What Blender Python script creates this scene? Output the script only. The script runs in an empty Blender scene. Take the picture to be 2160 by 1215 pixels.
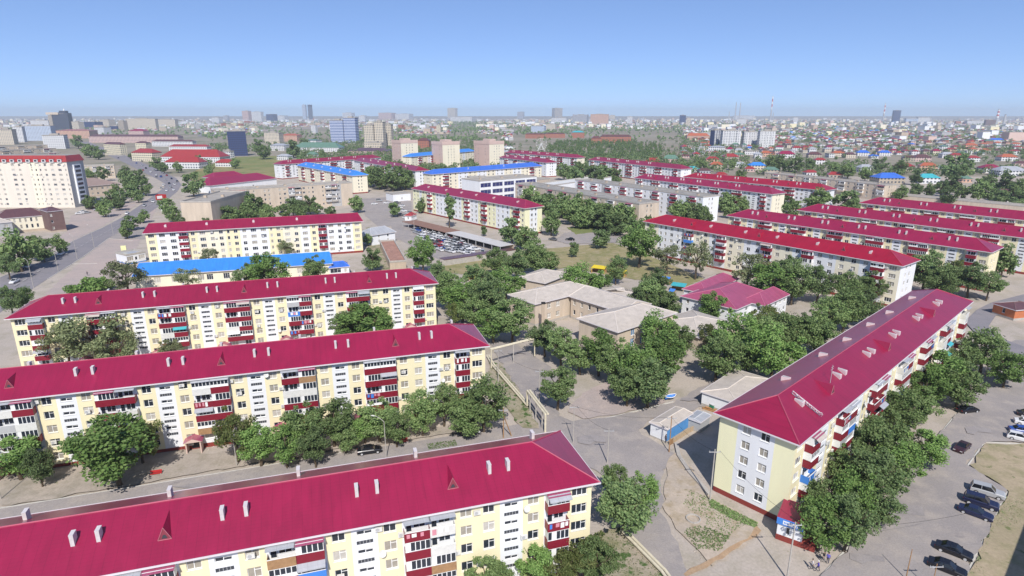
import bpy, bmesh, math, random
import numpy as np
from mathutils import Vector, Matrix

random.seed(7)
R_ = math.radians
scene = bpy.context.scene
C = scene.collection

# ------------------------------------------------------------------ camera, sky, sun, exposure
CAM_H, FPX, HOR = 60.0, 1280.0, 242.0            # height in metres, focal length and horizon in photo pixels
PITCH = math.atan((607.5 - HOR) / FPX)
cam_d = bpy.data.cameras.new('camera'); cam = bpy.data.objects.new('camera', cam_d); C.objects.link(cam)
cam.location = (0, 0, CAM_H); cam.rotation_euler = (math.pi / 2 - PITCH, 0, 0)
cam_d.sensor_width = 36; cam_d.lens = FPX / 2160 * 36; cam_d.clip_start = 0.5; cam_d.clip_end = 60000
scene.camera = cam

SUN_AZ, SUN_EL = 175.0, 45.0
world = bpy.data.worlds.new('World'); scene.world = world; world.use_nodes = True
wn = world.node_tree.nodes; wl = world.node_tree.links
sky = wn.new('ShaderNodeTexSky'); sky.sky_type = 'NISHITA'; sky.sun_disc = False
sky.sun_elevation = R_(SUN_EL); sky.sun_rotation = R_(SUN_AZ); sky.altitude = 0; sky.air_density = 0.5; sky.dust_density = 0.1; sky.ozone_density = 3.5
gm = wn.new('ShaderNodeGamma'); gm.inputs[1].default_value = 0.63; wl.new(sky.outputs[0], gm.inputs[0])   # a flatter, clear summer gradient
tn = wn.new('ShaderNodeVectorMath'); tn.operation = 'MULTIPLY'; tn.inputs[1].default_value = (1.42, 1.72, 2.28); wl.new(gm.outputs[0], tn.inputs[0])
wl.new(tn.outputs[0], wn['Background'].inputs[0]); wn['Background'].inputs[1].default_value = 0.1

sun_d = bpy.data.lights.new('sun', 'SUN'); sun_d.energy = 4.2; sun_d.angle = R_(0.5); sun_d.color = (1.0, 0.955, 0.90)
sun = bpy.data.objects.new('sun', sun_d); C.objects.link(sun); sun.location = (0, -100, 200)
sd = Vector((-math.sin(R_(SUN_AZ)) * math.cos(R_(SUN_EL)), -math.cos(R_(SUN_AZ)) * math.cos(R_(SUN_EL)), -math.sin(R_(SUN_EL))))
sun.rotation_euler = sd.to_track_quat('-Z', 'Y').to_euler()

scene.view_settings.view_transform = 'Standard'; scene.view_settings.look = 'None'
scene.view_settings.exposure = 0.27; scene.view_settings.gamma = 1.0; scene.view_settings.use_curve_mapping = False
scene.cycles.use_denoising = True
scene.cycles.max_bounces = 6; scene.cycles.diffuse_bounces = 3; scene.cycles.glossy_bounces = 2; scene.cycles.transmission_bounces = 3
scene.cycles.volume_bounces = 1; scene.cycles.transparent_max_bounces = 8
scene.render.film_transparent = False

# ------------------------------------------------------------------ helpers
_c, _s = math.cos(PITCH), math.sin(PITCH)
def at(u, v, z=0.0):
    """Point of the place at height z that photo pixel (u, v) looks at."""
    k = 607.5 - v
    d = (u - 1080, k * _s + FPX * _c, k * _c - FPX * _s)
    t = (z - CAM_H) / d[2]
    return Vector((d[0] * t, d[1] * t, z))
def depth_of(p):
    return p[1] * _c - (p[2] - CAM_H) * _s
def top_z(u, vb, vt):
    """height of a vertical edge whose foot is at (u, vb) and whose top shows at row vt"""
    p = at(u, vb); lo, hi = 0.0, 400.0
    for _ in range(50):
        m = (lo + hi) / 2
        b = p.y * _s + (m - CAM_H) * _c; w = p.y * _c - (m - CAM_H) * _s
        if 607.5 - FPX * b / w > vt: lo = m
        else: hi = m
    return lo

def tag(o, label=None, cat=None, group=None, kind=None):
    if label: o['label'] = label
    if cat: o['category'] = cat
    if group: o['group'] = group
    if kind: o['kind'] = kind
    return o
def link(o, parent=None, loc=None, rz=None):
    C.objects.link(o)
    if parent is not None: o.parent = parent
    if loc is not None: o.location = loc
    if rz is not None: o.rotation_euler = (0, 0, rz)
    return o
def thing(name, label, cat, loc=(0, 0, 0), rz=0.0, group=None):
    return tag(link(bpy.data.objects.new(name, None), None, loc, rz), label, cat, group)
def put(name, mesh, parent=None, loc=None, rz=None):
    return link(bpy.data.objects.new(name, mesh), parent, loc, rz)

class MB:
    def __init__(s): s.v = []; s.f = []; s.m = []
    def poly(s, pts, mi=0):
        n = len(s.v); s.v += [tuple(p) for p in pts]; s.f.append(tuple(range(n, n + len(pts)))); s.m.append(mi)
    def box(s, x0, x1, y0, y1, z0, z1, mi=0, skip=''):
        n = len(s.v)
        s.v += [(x0, y0, z0), (x1, y0, z0), (x1, y1, z0), (x0, y1, z0), (x0, y0, z1), (x1, y0, z1), (x1, y1, z1), (x0, y1, z1)]
        for k, q in (('b', (3, 2, 1, 0)), ('t', (4, 5, 6, 7)), ('f', (0, 1, 5, 4)), ('r', (1, 2, 6, 5)), ('k', (2, 3, 7, 6)), ('l', (3, 0, 4, 7))):
            if k in skip: continue
            s.f.append(tuple(n + i for i in q)); s.m.append(mi)
    def obox(s, a, b, w, z0, z1, mi=0):
        """upright slab from plan point a to plan point b"""
        a = Vector(a[:2]); b = Vector(b[:2]); d = (b - a).normalized(); p = Vector((-d.y, d.x)) * w / 2
        q = [a - p, b - p, b + p, a + p]; n = len(s.v)
        s.v += [(x.x, x.y, z0) for x in q] + [(x.x, x.y, z1) for x in q]
        for t in ((3, 2, 1, 0), (4, 5, 6, 7), (0, 1, 5, 4), (1, 2, 6, 5), (2, 3, 7, 6), (3, 0, 4, 7)):
            s.f.append(tuple(n + i for i in t)); s.m.append(mi)
    def tube(s, p0, p1, r0, r1=None, n=8, mi=0, caps=True):
        p0 = Vector(p0); p1 = Vector(p1); r1 = r0 if r1 is None else r1
        d = (p1 - p0).normalized(); a = d.orthogonal().normalized(); b = d.cross(a); k = len(s.v)
        for p, r in ((p0, r0), (p1, r1)):
            for i in range(n):
                t = 2 * math.pi * i / n; s.v.append(tuple(p + (a * math.cos(t) + b * math.sin(t)) * r))
        for i in range(n):
            j = (i + 1) % n; s.f.append((k + i, k + j, k + n + j, k + n + i)); s.m.append(mi)
        if caps:
            s.f.append(tuple(k + i for i in range(n))[::-1]); s.m.append(mi)
            s.f.append(tuple(k + n + i for i in range(n))); s.m.append(mi)
    def mesh(s, name, mats, smooth=False):
        me = bpy.data.meshes.new(name); me.from_pydata(s.v, [], s.f)
        for m in mats: me.materials.append(m)
        me.polygons.foreach_set('material_index', s.m)
        if smooth: me.polygons.foreach_set('use_smooth', [True] * len(s.f))
        me.update(); return me
    def build(s, name, mats, parent=None, loc=None, rz=None, smooth=False):
        return put(name, s.mesh(name, mats if isinstance(mats, (list, tuple)) else [mats], smooth), parent, loc, rz)

# ------------------------------------------------------------------ materials
_mats = {}; _cols = {}
def mat(name, col, rough=0.7, var=0.12, scale=0.6, spec=0.3, bump=0.0, bscale=8.0, metal=0.0, wave=None, streak=False):
    """plain procedural surface: base colour broken by two noises, optional bump / ribbing"""
    if name in _mats: return _mats[name]
    _cols[name] = tuple(col[:3])
    m = bpy.data.materials.new(name); m.use_nodes = True; _mats[name] = m
    nt = m.node_tree; n = nt.nodes; l = nt.links; b = n['Principled BSDF']
    b.inputs['Roughness'].default_value = rough; b.inputs['Specular IOR Level'].default_value = spec; b.inputs['Metallic'].default_value = metal
    tc = n.new('ShaderNodeTexCoord')
    nz = n.new('ShaderNodeTexNoise'); nz.inputs['Scale'].default_value = scale; nz.inputs['Detail'].default_value = 6; nz.inputs['Roughness'].default_value = 0.65
    if streak:
        mp = n.new('ShaderNodeMapping'); mp.inputs['Scale'].default_value = (1.0, 1.0, 0.18); l.new(tc.outputs['Object'], mp.inputs[0]); l.new(mp.outputs[0], nz.inputs['Vector'])
    else:
        l.new(tc.outputs['Object'], nz.inputs['Vector'])
    rmp = n.new('ShaderNodeMapRange'); rmp.inputs['From Min'].default_value = 0.25; rmp.inputs['From Max'].default_value = 0.75
    rmp.inputs['To Min'].default_value = 1 - var; rmp.inputs['To Max'].default_value = 1 + var; l.new(nz.outputs['Fac'], rmp.inputs['Value'])
    mx = n.new('ShaderNodeVectorMath'); mx.operation = 'SCALE'; mx.inputs[0].default_value = col[:3]; l.new(rmp.outputs[0], mx.inputs['Scale'])
    l.new(mx.outputs[0], b.inputs['Base Color'])
    if wave:
        w = n.new('ShaderNodeTexWave'); w.wave_type = 'BANDS'; w.bands_direction = wave[0]; w.inputs['Scale'].default_value = wave[1]; w.inputs['Distortion'].default_value = 0
        l.new(tc.outputs['Object'], w.inputs['Vector'])
        bp = n.new('ShaderNodeBump'); bp.inputs['Strength'].default_value = wave[2]; bp.inputs['Distance'].default_value = 0.03
        l.new(w.outputs['Fac'], bp.inputs['Height']); l.new(bp.outputs[0], b.inputs['Normal'])
    elif bump:
        n2 = n.new('ShaderNodeTexNoise'); n2.inputs['Scale'].default_value = bscale; n2.inputs['Detail'].default_value = 4; l.new(tc.outputs['Object'], n2.inputs['Vector'])
        bp = n.new('ShaderNodeBump'); bp.inputs['Strength'].default_value = bump; bp.inputs['Distance'].default_value = 0.05
        l.new(n2.outputs['Fac'], bp.inputs['Height']); l.new(bp.outputs[0], b.inputs['Normal'])
    return m

def ground_mat(name, cols, scales=(0.02, 0.15, 2.5), rough=0.95, spots=None):
    """earth / paving: three tones mixed by large, middle and fine noise"""
    if name in _mats: return _mats[name]
    m = bpy.data.materials.new(name); m.use_nodes = True; _mats[name] = m
    nt = m.node_tree; n = nt.nodes; l = nt.links; b = n['Principled BSDF']; b.inputs['Roughness'].default_value = rough; b.inputs['Specular IOR Level'].default_value = 0.15
    tc = n.new('ShaderNodeTexCoord')
    def nz(sc, det=6):
        x = n.new('ShaderNodeTexNoise'); x.inputs['Scale'].default_value = sc; x.inputs['Detail'].default_value = det; x.inputs['Roughness'].default_value = 0.6
        l.new(tc.outputs['Object'], x.inputs['Vector']); return x
    def ramp(src, a, z):
        r = n.new('ShaderNodeMapRange'); r.inputs['From Min'].default_value = a; r.inputs['From Max'].default_value = z; l.new(src, r.inputs['Value']); return r.outputs[0]
    def mixc(f, a, z):
        x = n.new('ShaderNodeMix'); x.data_type = 'RGBA'
        l.new(f, x.inputs['Factor'])
        for i, q in ((6, a), (7, z)):
            if isinstance(q, tuple): x.inputs[i].default_value = (*q[:3], 1)
            else: l.new(q, x.inputs[i])
        return x.outputs[2]
    c = mixc(ramp(nz(scales[0]).outputs['Fac'], 0.42, 0.58), cols[0], cols[1])
    c = mixc(ramp(nz(scales[1], 8).outputs['Fac'], 0.47, 0.68), c, cols[2])
    f = ramp(nz(scales[2], 4).outputs['Fac'], 0.2, 0.8)
    v = n.new('ShaderNodeMapRange'); v.inputs['To Min'].default_value = 0.82; v.inputs['To Max'].default_value = 1.16; l.new(f, v.inputs['Value'])
    mx = n.new('ShaderNodeVectorMath'); mx.operation = 'SCALE'; l.new(c, mx.inputs[0]); l.new(v.outputs[0], mx.inputs['Scale'])
    out = mx.outputs[0]
    if spots:
        x = mixc(ramp(nz(spots[0], 10).outputs['Fac'], spots[1], spots[1] + 0.06), out, spots[2]); out = x
    l.new(out, b.inputs['Base Color'])
    bp = n.new('ShaderNodeBump'); bp.inputs['Strength'].default_value = 0.25; bp.inputs['Distance'].default_value = 0.1
    l.new(nz(1.2, 8).outputs['Fac'], bp.inputs['Height']); l.new(bp.outputs[0], b.inputs['Normal'])
    return m

def leaf_mat(name, a, b_, trans=0.25):
    if name in _mats: return _mats[name]
    m = bpy.data.materials.new(name); m.use_nodes = True; _mats[name] = m
    nt = m.node_tree; n = nt.nodes; l = nt.links; p = n['Principled BSDF']; p.inputs['Roughness'].default_value = 0.6; p.inputs['Specular IOR Level'].default_value = 0.2
    g = n.new('ShaderNodeNewGeometry'); oi = n.new('ShaderNodeObjectInfo')
    mx = n.new('ShaderNodeMix'); mx.data_type = 'RGBA'; mx.inputs[6].default_value = (*a, 1); mx.inputs[7].default_value = (*b_, 1)
    l.new(g.outputs['Random Per Island'], mx.inputs['Factor'])
    r = n.new('ShaderNodeMapRange'); r.inputs['To Min'].default_value = 0.72; r.inputs['To Max'].default_value = 1.3; l.new(oi.outputs['Random'], r.inputs['Value'])
    sc = n.new('ShaderNodeVectorMath'); sc.operation = 'SCALE'; l.new(mx.outputs[2], sc.inputs[0]); l.new(r.outputs[0], sc.inputs['Scale'])
    l.new(sc.outputs[0], p.inputs['Base Color'])
    tr = n.new('ShaderNodeBsdfTranslucent'); l.new(sc.outputs[0], tr.inputs['Color'])
    ms = n.new('ShaderNodeMixShader'); ms.inputs[0].default_value = trans
    l.new(p.outputs[0], ms.inputs[1]); l.new(tr.outputs[0], ms.inputs[2]); l.new(ms.outputs[0], n['Material Output'].inputs['Surface'])
    return m

def glass_mat(name, col, rough=0.12, spec=0.6):
    return mat(name, col, rough, 0.35, 0.45, spec)

M_YEL = mat('yellow_plaster', (0.80, 0.72, 0.47), 0.85, 0.06, 0.35, bump=0.1, streak=True)
M_CRM = mat('cream_plaster', (0.79, 0.73, 0.57), 0.85, 0.06, 0.35, bump=0.1, streak=True)
M_LIM = mat('lime_plaster', (0.83, 0.80, 0.53), 0.85, 0.06, 0.35, bump=0.1, streak=True)
M_IVO = mat('ivory_plaster', (0.70, 0.64, 0.55), 0.85, 0.06, 0.35, bump=0.1, streak=True)
M_WHT = mat('white_plaster', (0.76, 0.77, 0.78), 0.85, 0.06, 0.35, bump=0.1, streak=True)
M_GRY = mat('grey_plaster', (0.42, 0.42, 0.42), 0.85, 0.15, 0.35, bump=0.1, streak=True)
M_TAN = mat('tan_brick', (0.48, 0.39, 0.30), 0.9, 0.18, 0.5, bump=0.2, streak=True)
M_TANL = mat('pale_brick', (0.56, 0.47, 0.37), 0.9, 0.16, 0.5, bump=0.2, streak=True)
M_PNK = mat('pink_plaster', (0.62, 0.46, 0.40), 0.85, 0.08, 0.3)
M_PLN = mat('red_plinth', (0.24, 0.045, 0.035), 0.8, 0.12, 0.6)
M_MAR = mat('maroon_sheet', (0.21, 0.013, 0.028), 0.45, 0.10, 0.8, 0.4, wave=('X', 2.5, 0.3))
M_FRM = mat('white_frame', (0.80, 0.80, 0.78), 0.5, 0.05)
M_TRIM = mat('pale_trim', (0.66, 0.62, 0.63), 0.5, 0.08)
M_SOF = mat('grey_soffit', (0.45, 0.44, 0.44), 0.8, 0.08)
M_GLS = glass_mat('dark_glass', (0.025, 0.032, 0.045))
M_CUR = glass_mat('curtained_glass', (0.34, 0.31, 0.26), 0.25, 0.5)
M_CUL = glass_mat('lace_glass', (0.50, 0.47, 0.42), 0.3, 0.4)
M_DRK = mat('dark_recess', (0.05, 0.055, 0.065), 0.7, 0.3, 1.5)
M_CON = mat('concrete', (0.42, 0.39, 0.35), 0.9, 0.18, 0.8, bump=0.2)
M_STL = mat('grey_steel', (0.42, 0.42, 0.42), 0.5, 0.15, 1.0)
M_ACW = mat('white_casing', (0.66, 0.65, 0.61), 0.5, 0.12, 2)
M_BLK = mat('black_rubber', (0.02, 0.02, 0.02), 0.8, 0.2, 3)
M_BRK = mat('bark', (0.10, 0.075, 0.05), 0.95, 0.3, 3, bump=0.4)
M_FLT = mat('bitumen_roof', (0.30, 0.285, 0.26), 0.95, 0.30, 0.25, bump=0.2)
M_FLTB = mat('felt_roof', (0.36, 0.33, 0.29), 0.95, 0.28, 0.2, bump=0.2)
M_SLT = mat('slate_sheet', (0.50, 0.445, 0.39), 0.9, 0.16, 0.5, wave=('X', 3.0, 0.5))
M_PIPE = mat('cream_lagging', (0.62, 0.56, 0.42), 0.7, 0.18, 1.2)
M_BLU = mat('blue_paint', (0.06, 0.22, 0.62), 0.5, 0.12, 0.8)
M_YLW = mat('yellow_paint', (0.72, 0.55, 0.03), 0.5, 0.1)
M_RED = mat('red_paint', (0.45, 0.03, 0.03), 0.5, 0.12)
M_WOOD = mat('timber', (0.34, 0.20, 0.10), 0.85, 0.3, 1.5)
def weather(m, amount=0.07):
    """faded sheets and rain streaks on a metal roof"""
    nt = m.node_tree; n = nt.nodes; l = nt.links; b = n['Principled BSDF']; b.inputs['Coat Weight'].default_value = .30; b.inputs['Coat Roughness'].default_value = .18; src = b.inputs['Base Color'].links[0].from_socket
    tc = n.new('ShaderNodeTexCoord'); mp = n.new('ShaderNodeMapping'); mp.inputs['Scale'].default_value = (.85, .16, .16); l.new(tc.outputs['Object'], mp.inputs[0])
    a = n.new('ShaderNodeTexNoise'); a.inputs['Scale'].default_value = 1.6; a.inputs['Detail'].default_value = 7; l.new(mp.outputs[0], a.inputs['Vector'])
    v = n.new('ShaderNodeTexVoronoi'); v.inputs['Scale'].default_value = 1.0; mp2 = n.new('ShaderNodeMapping'); mp2.inputs['Scale'].default_value = (.9, .28, .0); l.new(tc.outputs['Object'], mp2.inputs[0]); l.new(mp2.outputs[0], v.inputs['Vector'])
    s2 = n.new('ShaderNodeSeparateColor'); l.new(v.outputs['Color'], s2.inputs[0])
    r = n.new('ShaderNodeMapRange'); r.inputs['From Min'].default_value = .3; r.inputs['From Max'].default_value = .7; r.inputs['To Min'].default_value = 1 - amount; r.inputs['To Max'].default_value = 1 + amount; l.new(a.outputs['Fac'], r.inputs['Value'])
    r2 = n.new('ShaderNodeMapRange'); r2.inputs['To Min'].default_value = .95; r2.inputs['To Max'].default_value = 1.05; l.new(s2.outputs[0], r2.inputs['Value'])
    k = n.new('ShaderNodeMath'); k.operation = 'MULTIPLY'; l.new(r.outputs[0], k.inputs[0]); l.new(r2.outputs[0], k.inputs[1])
    sx = n.new('ShaderNodeSeparateXYZ'); l.new(tc.outputs['Object'], sx.inputs[0])
    for ax, per, wd, lo in ((0, 1.1, .06, .84), (1, .42, .22, .94)):       # sheet seams and the steps of the tile profile
        q = n.new('ShaderNodeMath'); q.operation = 'DIVIDE'; q.inputs[1].default_value = per; l.new(sx.outputs[ax], q.inputs[0]); f = n.new('ShaderNodeMath'); f.operation = 'FRACT'; l.new(q.outputs[0], f.inputs[0])
        g = n.new('ShaderNodeMath'); g.operation = 'GREATER_THAN'; g.inputs[1].default_value = wd; l.new(f.outputs[0], g.inputs[0]); h = n.new('ShaderNodeMapRange'); h.inputs['To Min'].default_value = lo; l.new(g.outputs[0], h.inputs['Value'])
        k2 = n.new('ShaderNodeMath'); k2.operation = 'MULTIPLY'; l.new(k.outputs[0], k2.inputs[0]); l.new(h.outputs[0], k2.inputs[1]); k = k2
    o = n.new('ShaderNodeVectorMath'); o.operation = 'SCALE'; l.new(src, o.inputs[0]); l.new(k.outputs[0], o.inputs['Scale']); l.new(o.outputs[0], b.inputs['Base Color']); return m
def roof_mat(name, col, rough=0.36, wave=('Y', 3.0, 0.07), spec=0.6):
    return weather(mat(name, col, rough, 0.10, 0.22, spec, wave=wave))
RF_A = roof_mat('crimson_metal_tile', (0.285, 0.009, 0.050))
RF_E = roof_mat('scarlet_metal_tile', (0.33, 0.004, 0.024))
RF_C = roof_mat('wine_metal_tile', (0.270, 0.009, 0.045))
RF_P = roof_mat('pink_metal_tile', (0.36, 0.075, 0.145), wave=('X', 2.2, 0.4))
RF_B = roof_mat('cornflower_sheet', (0.05, 0.16, 0.60), wave=('X', 2.2, 0.4))
RF_S = roof_mat('azure_sheet', (0.045, 0.24, 0.70), wave=('X', 2.2, 0.4))
RF_BR = roof_mat('brown_metal_tile', (0.13, 0.055, 0.05))
RF_R = roof_mat('brick_red_tile', (0.34, 0.035, 0.03))
RF_GN = roof_mat('green_sheet', (0.13, 0.23, 0.165))
RF_TQ = roof_mat('turquoise_sheet', (0.06, 0.42, 0.46))
RF_GR = roof_mat('grey_sheet', (0.40, 0.41, 0.43))
RF_OR = roof_mat('orange_tile', (0.44, 0.12, 0.05))
M_OFG = glass_mat('office_glass', (0.03, 0.035, 0.13), .1, .6)
M_ORB = mat('orange_brick', (0.50, 0.17, 0.075), 0.9, 0.15, 0.8)
M_BRN = mat('brown_cladding', (0.17, 0.105, 0.095), 0.8, 0.15, 0.5)
COLS = {'d': M_BRN, 'i': M_IVO, 'o': M_ORB, 'y': M_YEL, 'c': M_CRM, 'W': M_WHT, 'g': M_GRY, 't': M_TAN, 'l': M_LIM, 'p': M_PNK, 'T': M_TANL}
# ------------------------------------------------------------------ apartment blocks
_cache = {}
def win_mesh(w, h, panes, glass, split):
    """window frame (and its glass unless split) filling an opening, origin at its lower left"""
    key = ('win', round(w, 2), round(h, 2), panes, glass.name, split)
    if key not in _cache:
        b = MB(); t = 0.07
        b.box(0, w, 0, .07, 0, t, 0); b.box(0, w, 0, .07, h - t, h, 0)
        b.box(0, t, 0.002, .068, t, h - t, 0); b.box(w - t, w, 0.002, .068, t, h - t, 0)
        for i in range(1, panes):
            x = w * i / panes; b.box(x - .04, x + .04, 0.002, .068, t, h - t, 0)
        if panes > 1:
            x = w * (panes - 1) / panes; b.box(x + .04, w - t, .004, .06, h * .68, h * .68 + .05, 0)
        b.box(-.03, w + .03, -.22, 0.0, -.05, -.002, 0)
        if not split: b.poly([(0, .05, 0), (w, .05, 0), (w, .05, h), (0, .05, h)], 1)
        _cache[key] = b.mesh('window', [M_FRM, glass])
        g = MB(); g.poly([(t, .05, t), (w - t, .05, t), (w - t, .05, h - t), (t, .05, h - t)], 0)
        _cache[('pane',) + key] = g.mesh('pane', [glass])
    return _cache[key], _cache[('pane',) + key]

def ac_mesh():
    if 'ac' not in _cache:
        b = MB(); b.box(0, .85, -.40, -.10, 0, .58, 0); b.tube((.32, -.405, .29), (.32, -.41, .29), .23, .23, 12, 1); b.box(.1, .16, -.10, .0, .05, .15, 1); b.box(.68, .74, -.10, .0, .05, .15, 1)
        _cache['ac'] = b.mesh('air_conditioner', [M_ACW, M_STL])
    return _cache['ac']
def dish_mesh():
    if 'dish' not in _cache:
        b = MB(); n = 12; c = Vector((0, -.55, .25)); ax = Vector((.15, -.85, .5)).normalized(); a = ax.orthogonal().normalized(); q = ax.cross(a)
        rings = []
        for r, d in ((0.02, -.12), (.25, -.08), (.45, 0)):
            rings.append([tuple(c + ax * d + (a * math.cos(2 * math.pi * i / n) + q * math.sin(2 * math.pi * i / n)) * r) for i in range(n)])
        for k in range(2):
            for i in range(n): b.poly([rings[k][i], rings[k][(i + 1) % n], rings[k + 1][(i + 1) % n], rings[k + 1][i]], 0)
        b.tube((0, 0, 0), (0, -.48, .2), .03, .03, 6, 1); b.tube(c - ax * .1, c + ax * .35, .015, .015, 5, 1)
        _cache['dish'] = b.mesh('satellite_dish', [M_ACW, M_STL])
    return _cache['dish']

PANELS = [M_MAR] * 26 + [M_ACW] * 4 + [M_BLU, M_WOOD, M_GRY]
def balcony_meshes(w, kind, panel, roofed):
    """kind 0 open, 1 glazed, 2 glazed and boarded; origin at the floor on the wall, lower left"""
    key = ('balc', round(w, 2), kind, panel.name, roofed)
    if key in _cache: return _cache[key]
    D = 1.15; b = MB()
    b.box(0, w, -D, 0, -.10, 0.02, 1)
    ph = 1.05
    b.box(0, w, -D - .06, -D, -.22, ph, 0); b.box(-.04, 0.0, -D - .05, -.001, -.2, ph, 0); b.box(w, w + .04, -D - .05, -.001, -.2, ph, 0)
    b.box(-.03, w + .03, -D - .08, -D + .03, ph, ph + .05, 1)
    g = MB(); name = 'glazing'
    if kind == 0:
        name = 'balcony_door'
        g.box(.25, 1.0, -.10, -.001, .05, 2.15, 0); g.poly([(.32, -.105, .5), (.93, -.105, .5), (.93, -.105, 2.05), (.32, -.105, 2.05)], 1)
        g.box(1.15, w - .3, -.10, -.001, .85, 2.15, 0)
        k = 2
        for i in range(k):
            x0 = 1.22 + (w - 1.6) * i / k; x1 = 1.22 + (w - 1.6) * (i + 1) / k - .08
            g.poly([(x0, -.105, .92), (x1, -.105, .92), (x1, -.105, 2.08), (x0, -.105, 2.08)], 1)
    else:
        top = 2.42
        y = -D + .02
        g.box(0, w, y - .05, y + .02, top - .12, top, 0)
        n = 5 if w > 2.6 else 4
        for i in range(n + 1):
            x = w * i / n; g.box(max(0, x - .05), min(w, x + .05), y - .05, y + .02, ph + .052, top - .12, 0)
        if kind == 2: g.box(.05, w - .05, y - .02, y + .01, ph + .05, ph + .45, 0)
        for i in range(n):
            if (i * 7 + int(w * 10) + kind) % 6 == 0: g.poly([(w * i / n, y - .01, ph + .05), (w * (i + 1) / n, y - .01, ph + .05), (w * (i + 1) / n, y - .01, top - .1), (w * i / n, y - .01, top - .1)], 0)
            else: g.poly([(w * i / n, y + .0, ph + .05), (w * (i + 1) / n, y + .0, ph + .05), (w * (i + 1) / n, y + .0, top - .1), (w * i / n, y + .0, top - .1)], 1)
        for x in (0.0, w - .03):
            g.box(x, x + .03, y + .02, -.001, ph + .05, top - .02, 0)
        g.box(0, w, y - .05, -.001, top, top + .04, 0)
    if roofed:
        b.poly([(-.1, -D - .35, 2.40), (w + .1, -D - .35, 2.40), (w + .1, -.002, 2.62), (-.1, -.002, 2.62)], 2)
        b.poly([(-.1, -D - .35, 2.36), (w + .1, -D - .35, 2.36), (w + .1, -D - .35, 2.40), (-.1, -D - .35, 2.40)], 2)
    rm = RF_GR if (int(w * 100) + kind) % 2 else RF_P
    me = b.mesh('balcony', [panel, M_FRM, rm]); gm = g.mesh(name, [M_FRM, M_GLS])
    full = MB(); full.v = b.v + g.v; o = len(b.v)
    full.f = b.f + [tuple(i + o for i in q) for q in g.f]; full.m = b.m + [i + 3 for i in g.m]
    fm = full.mesh('balcony', [panel, M_FRM, rm, M_FRM, M_GLS])
    _cache[key] = (me, gm, name, fm)
    return _cache[key]

def wall_grid(b, T, L, H, ops, matfn, z0=0.0, depth=0.2, plinth=0.9):
    """wall face pierced by openings; T maps (s, depth, z) to the building's own axes"""
    xs = sorted({0.0, L} | {round(o[0], 3) for o in ops} | {round(o[1], 3) for o in ops} | {round(x, 3) for x in matfn.breaks if 0 < x < L})
    zs = sorted({z0, H, plinth} | {round(o[2], 3) for o in ops} | {round(o[3], 3) for o in ops})
    oset = [(round(o[0], 3), round(o[1], 3), round(o[2], 3), round(o[3], 3)) for o in ops]
    for i in range(len(xs) - 1):
        xm = (xs[i] + xs[i + 1]) / 2; col = [o for o in oset if o[0] < xm < o[1]]; start = None
        for k in range(len(zs) - 1):
            zm = (zs[k] + zs[k + 1]) / 2
            hole = any(o[2] < zm < o[3] for o in col)
            if not hole:
                if start is None: start = zs[k]
                nxt = k + 1 < len(zs) - 1 and not any(o[2] < (zs[k + 1] + zs[k + 2]) / 2 < o[3] for o in col)
                if not nxt or abs(zs[k + 1] - plinth) < 1e-6:
                    mi = 1 if zs[k + 1] <= plinth + 1e-6 and plinth > 0 else matfn(xm)
                    b.poly([T(xs[i], 0, start), T(xs[i + 1], 0, start), T(xs[i + 1], 0, zs[k + 1]), T(xs[i], 0, zs[k + 1])], mi); start = None
            else: start = None
    for o in oset:
        x0, x1, a, z = o; mi = matfn((x0 + x1) / 2); d = depth + .06
        b.poly([T(x0, 0, a), T(x0, d, a), T(x0, d, z), T(x0, 0, z)], mi); b.poly([T(x1, 0, a), T(x1, d, a), T(x1, d, z), T(x1, 0, z)], mi)
        b.poly([T(x0, 0, a), T(x1, 0, a), T(x1, d, a), T(x0, d, a)], mi); b.poly([T(x0, 0, z), T(x1, 0, z), T(x1, d, z), T(x0, d, z)], mi)
class MatFn:
    def __init__(s, spans, slots): s.spans = spans; s.slots = slots; s.breaks = [a for a, _, _ in spans] + [z for _, z, _ in spans]
    def __call__(s, x):
        for a, z, c in s.spans:
            if a <= x <= z: return s.slots[c]
        return s.slots[s.spans[-1][2]]

BAYW = {'W': 3.4, 'w': 2.9, 'n': 2.0, 'S': 3.0, 'B': 6.4, 'b': 3.2, '-': 1.0, 'k': 3.0, 'G': 3.4, 'D': 3.0}
footprints = []
def inside_any(p, pad=0.5):
    for o, ax, L, W in footprints:
        d = Vector(p[:2]) - o; x = d.dot(ax); y = d.dot(Vector((-ax.y, ax.x)))
        if -pad < x < L + pad and -pad < y < W + pad: return True
    return False

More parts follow.
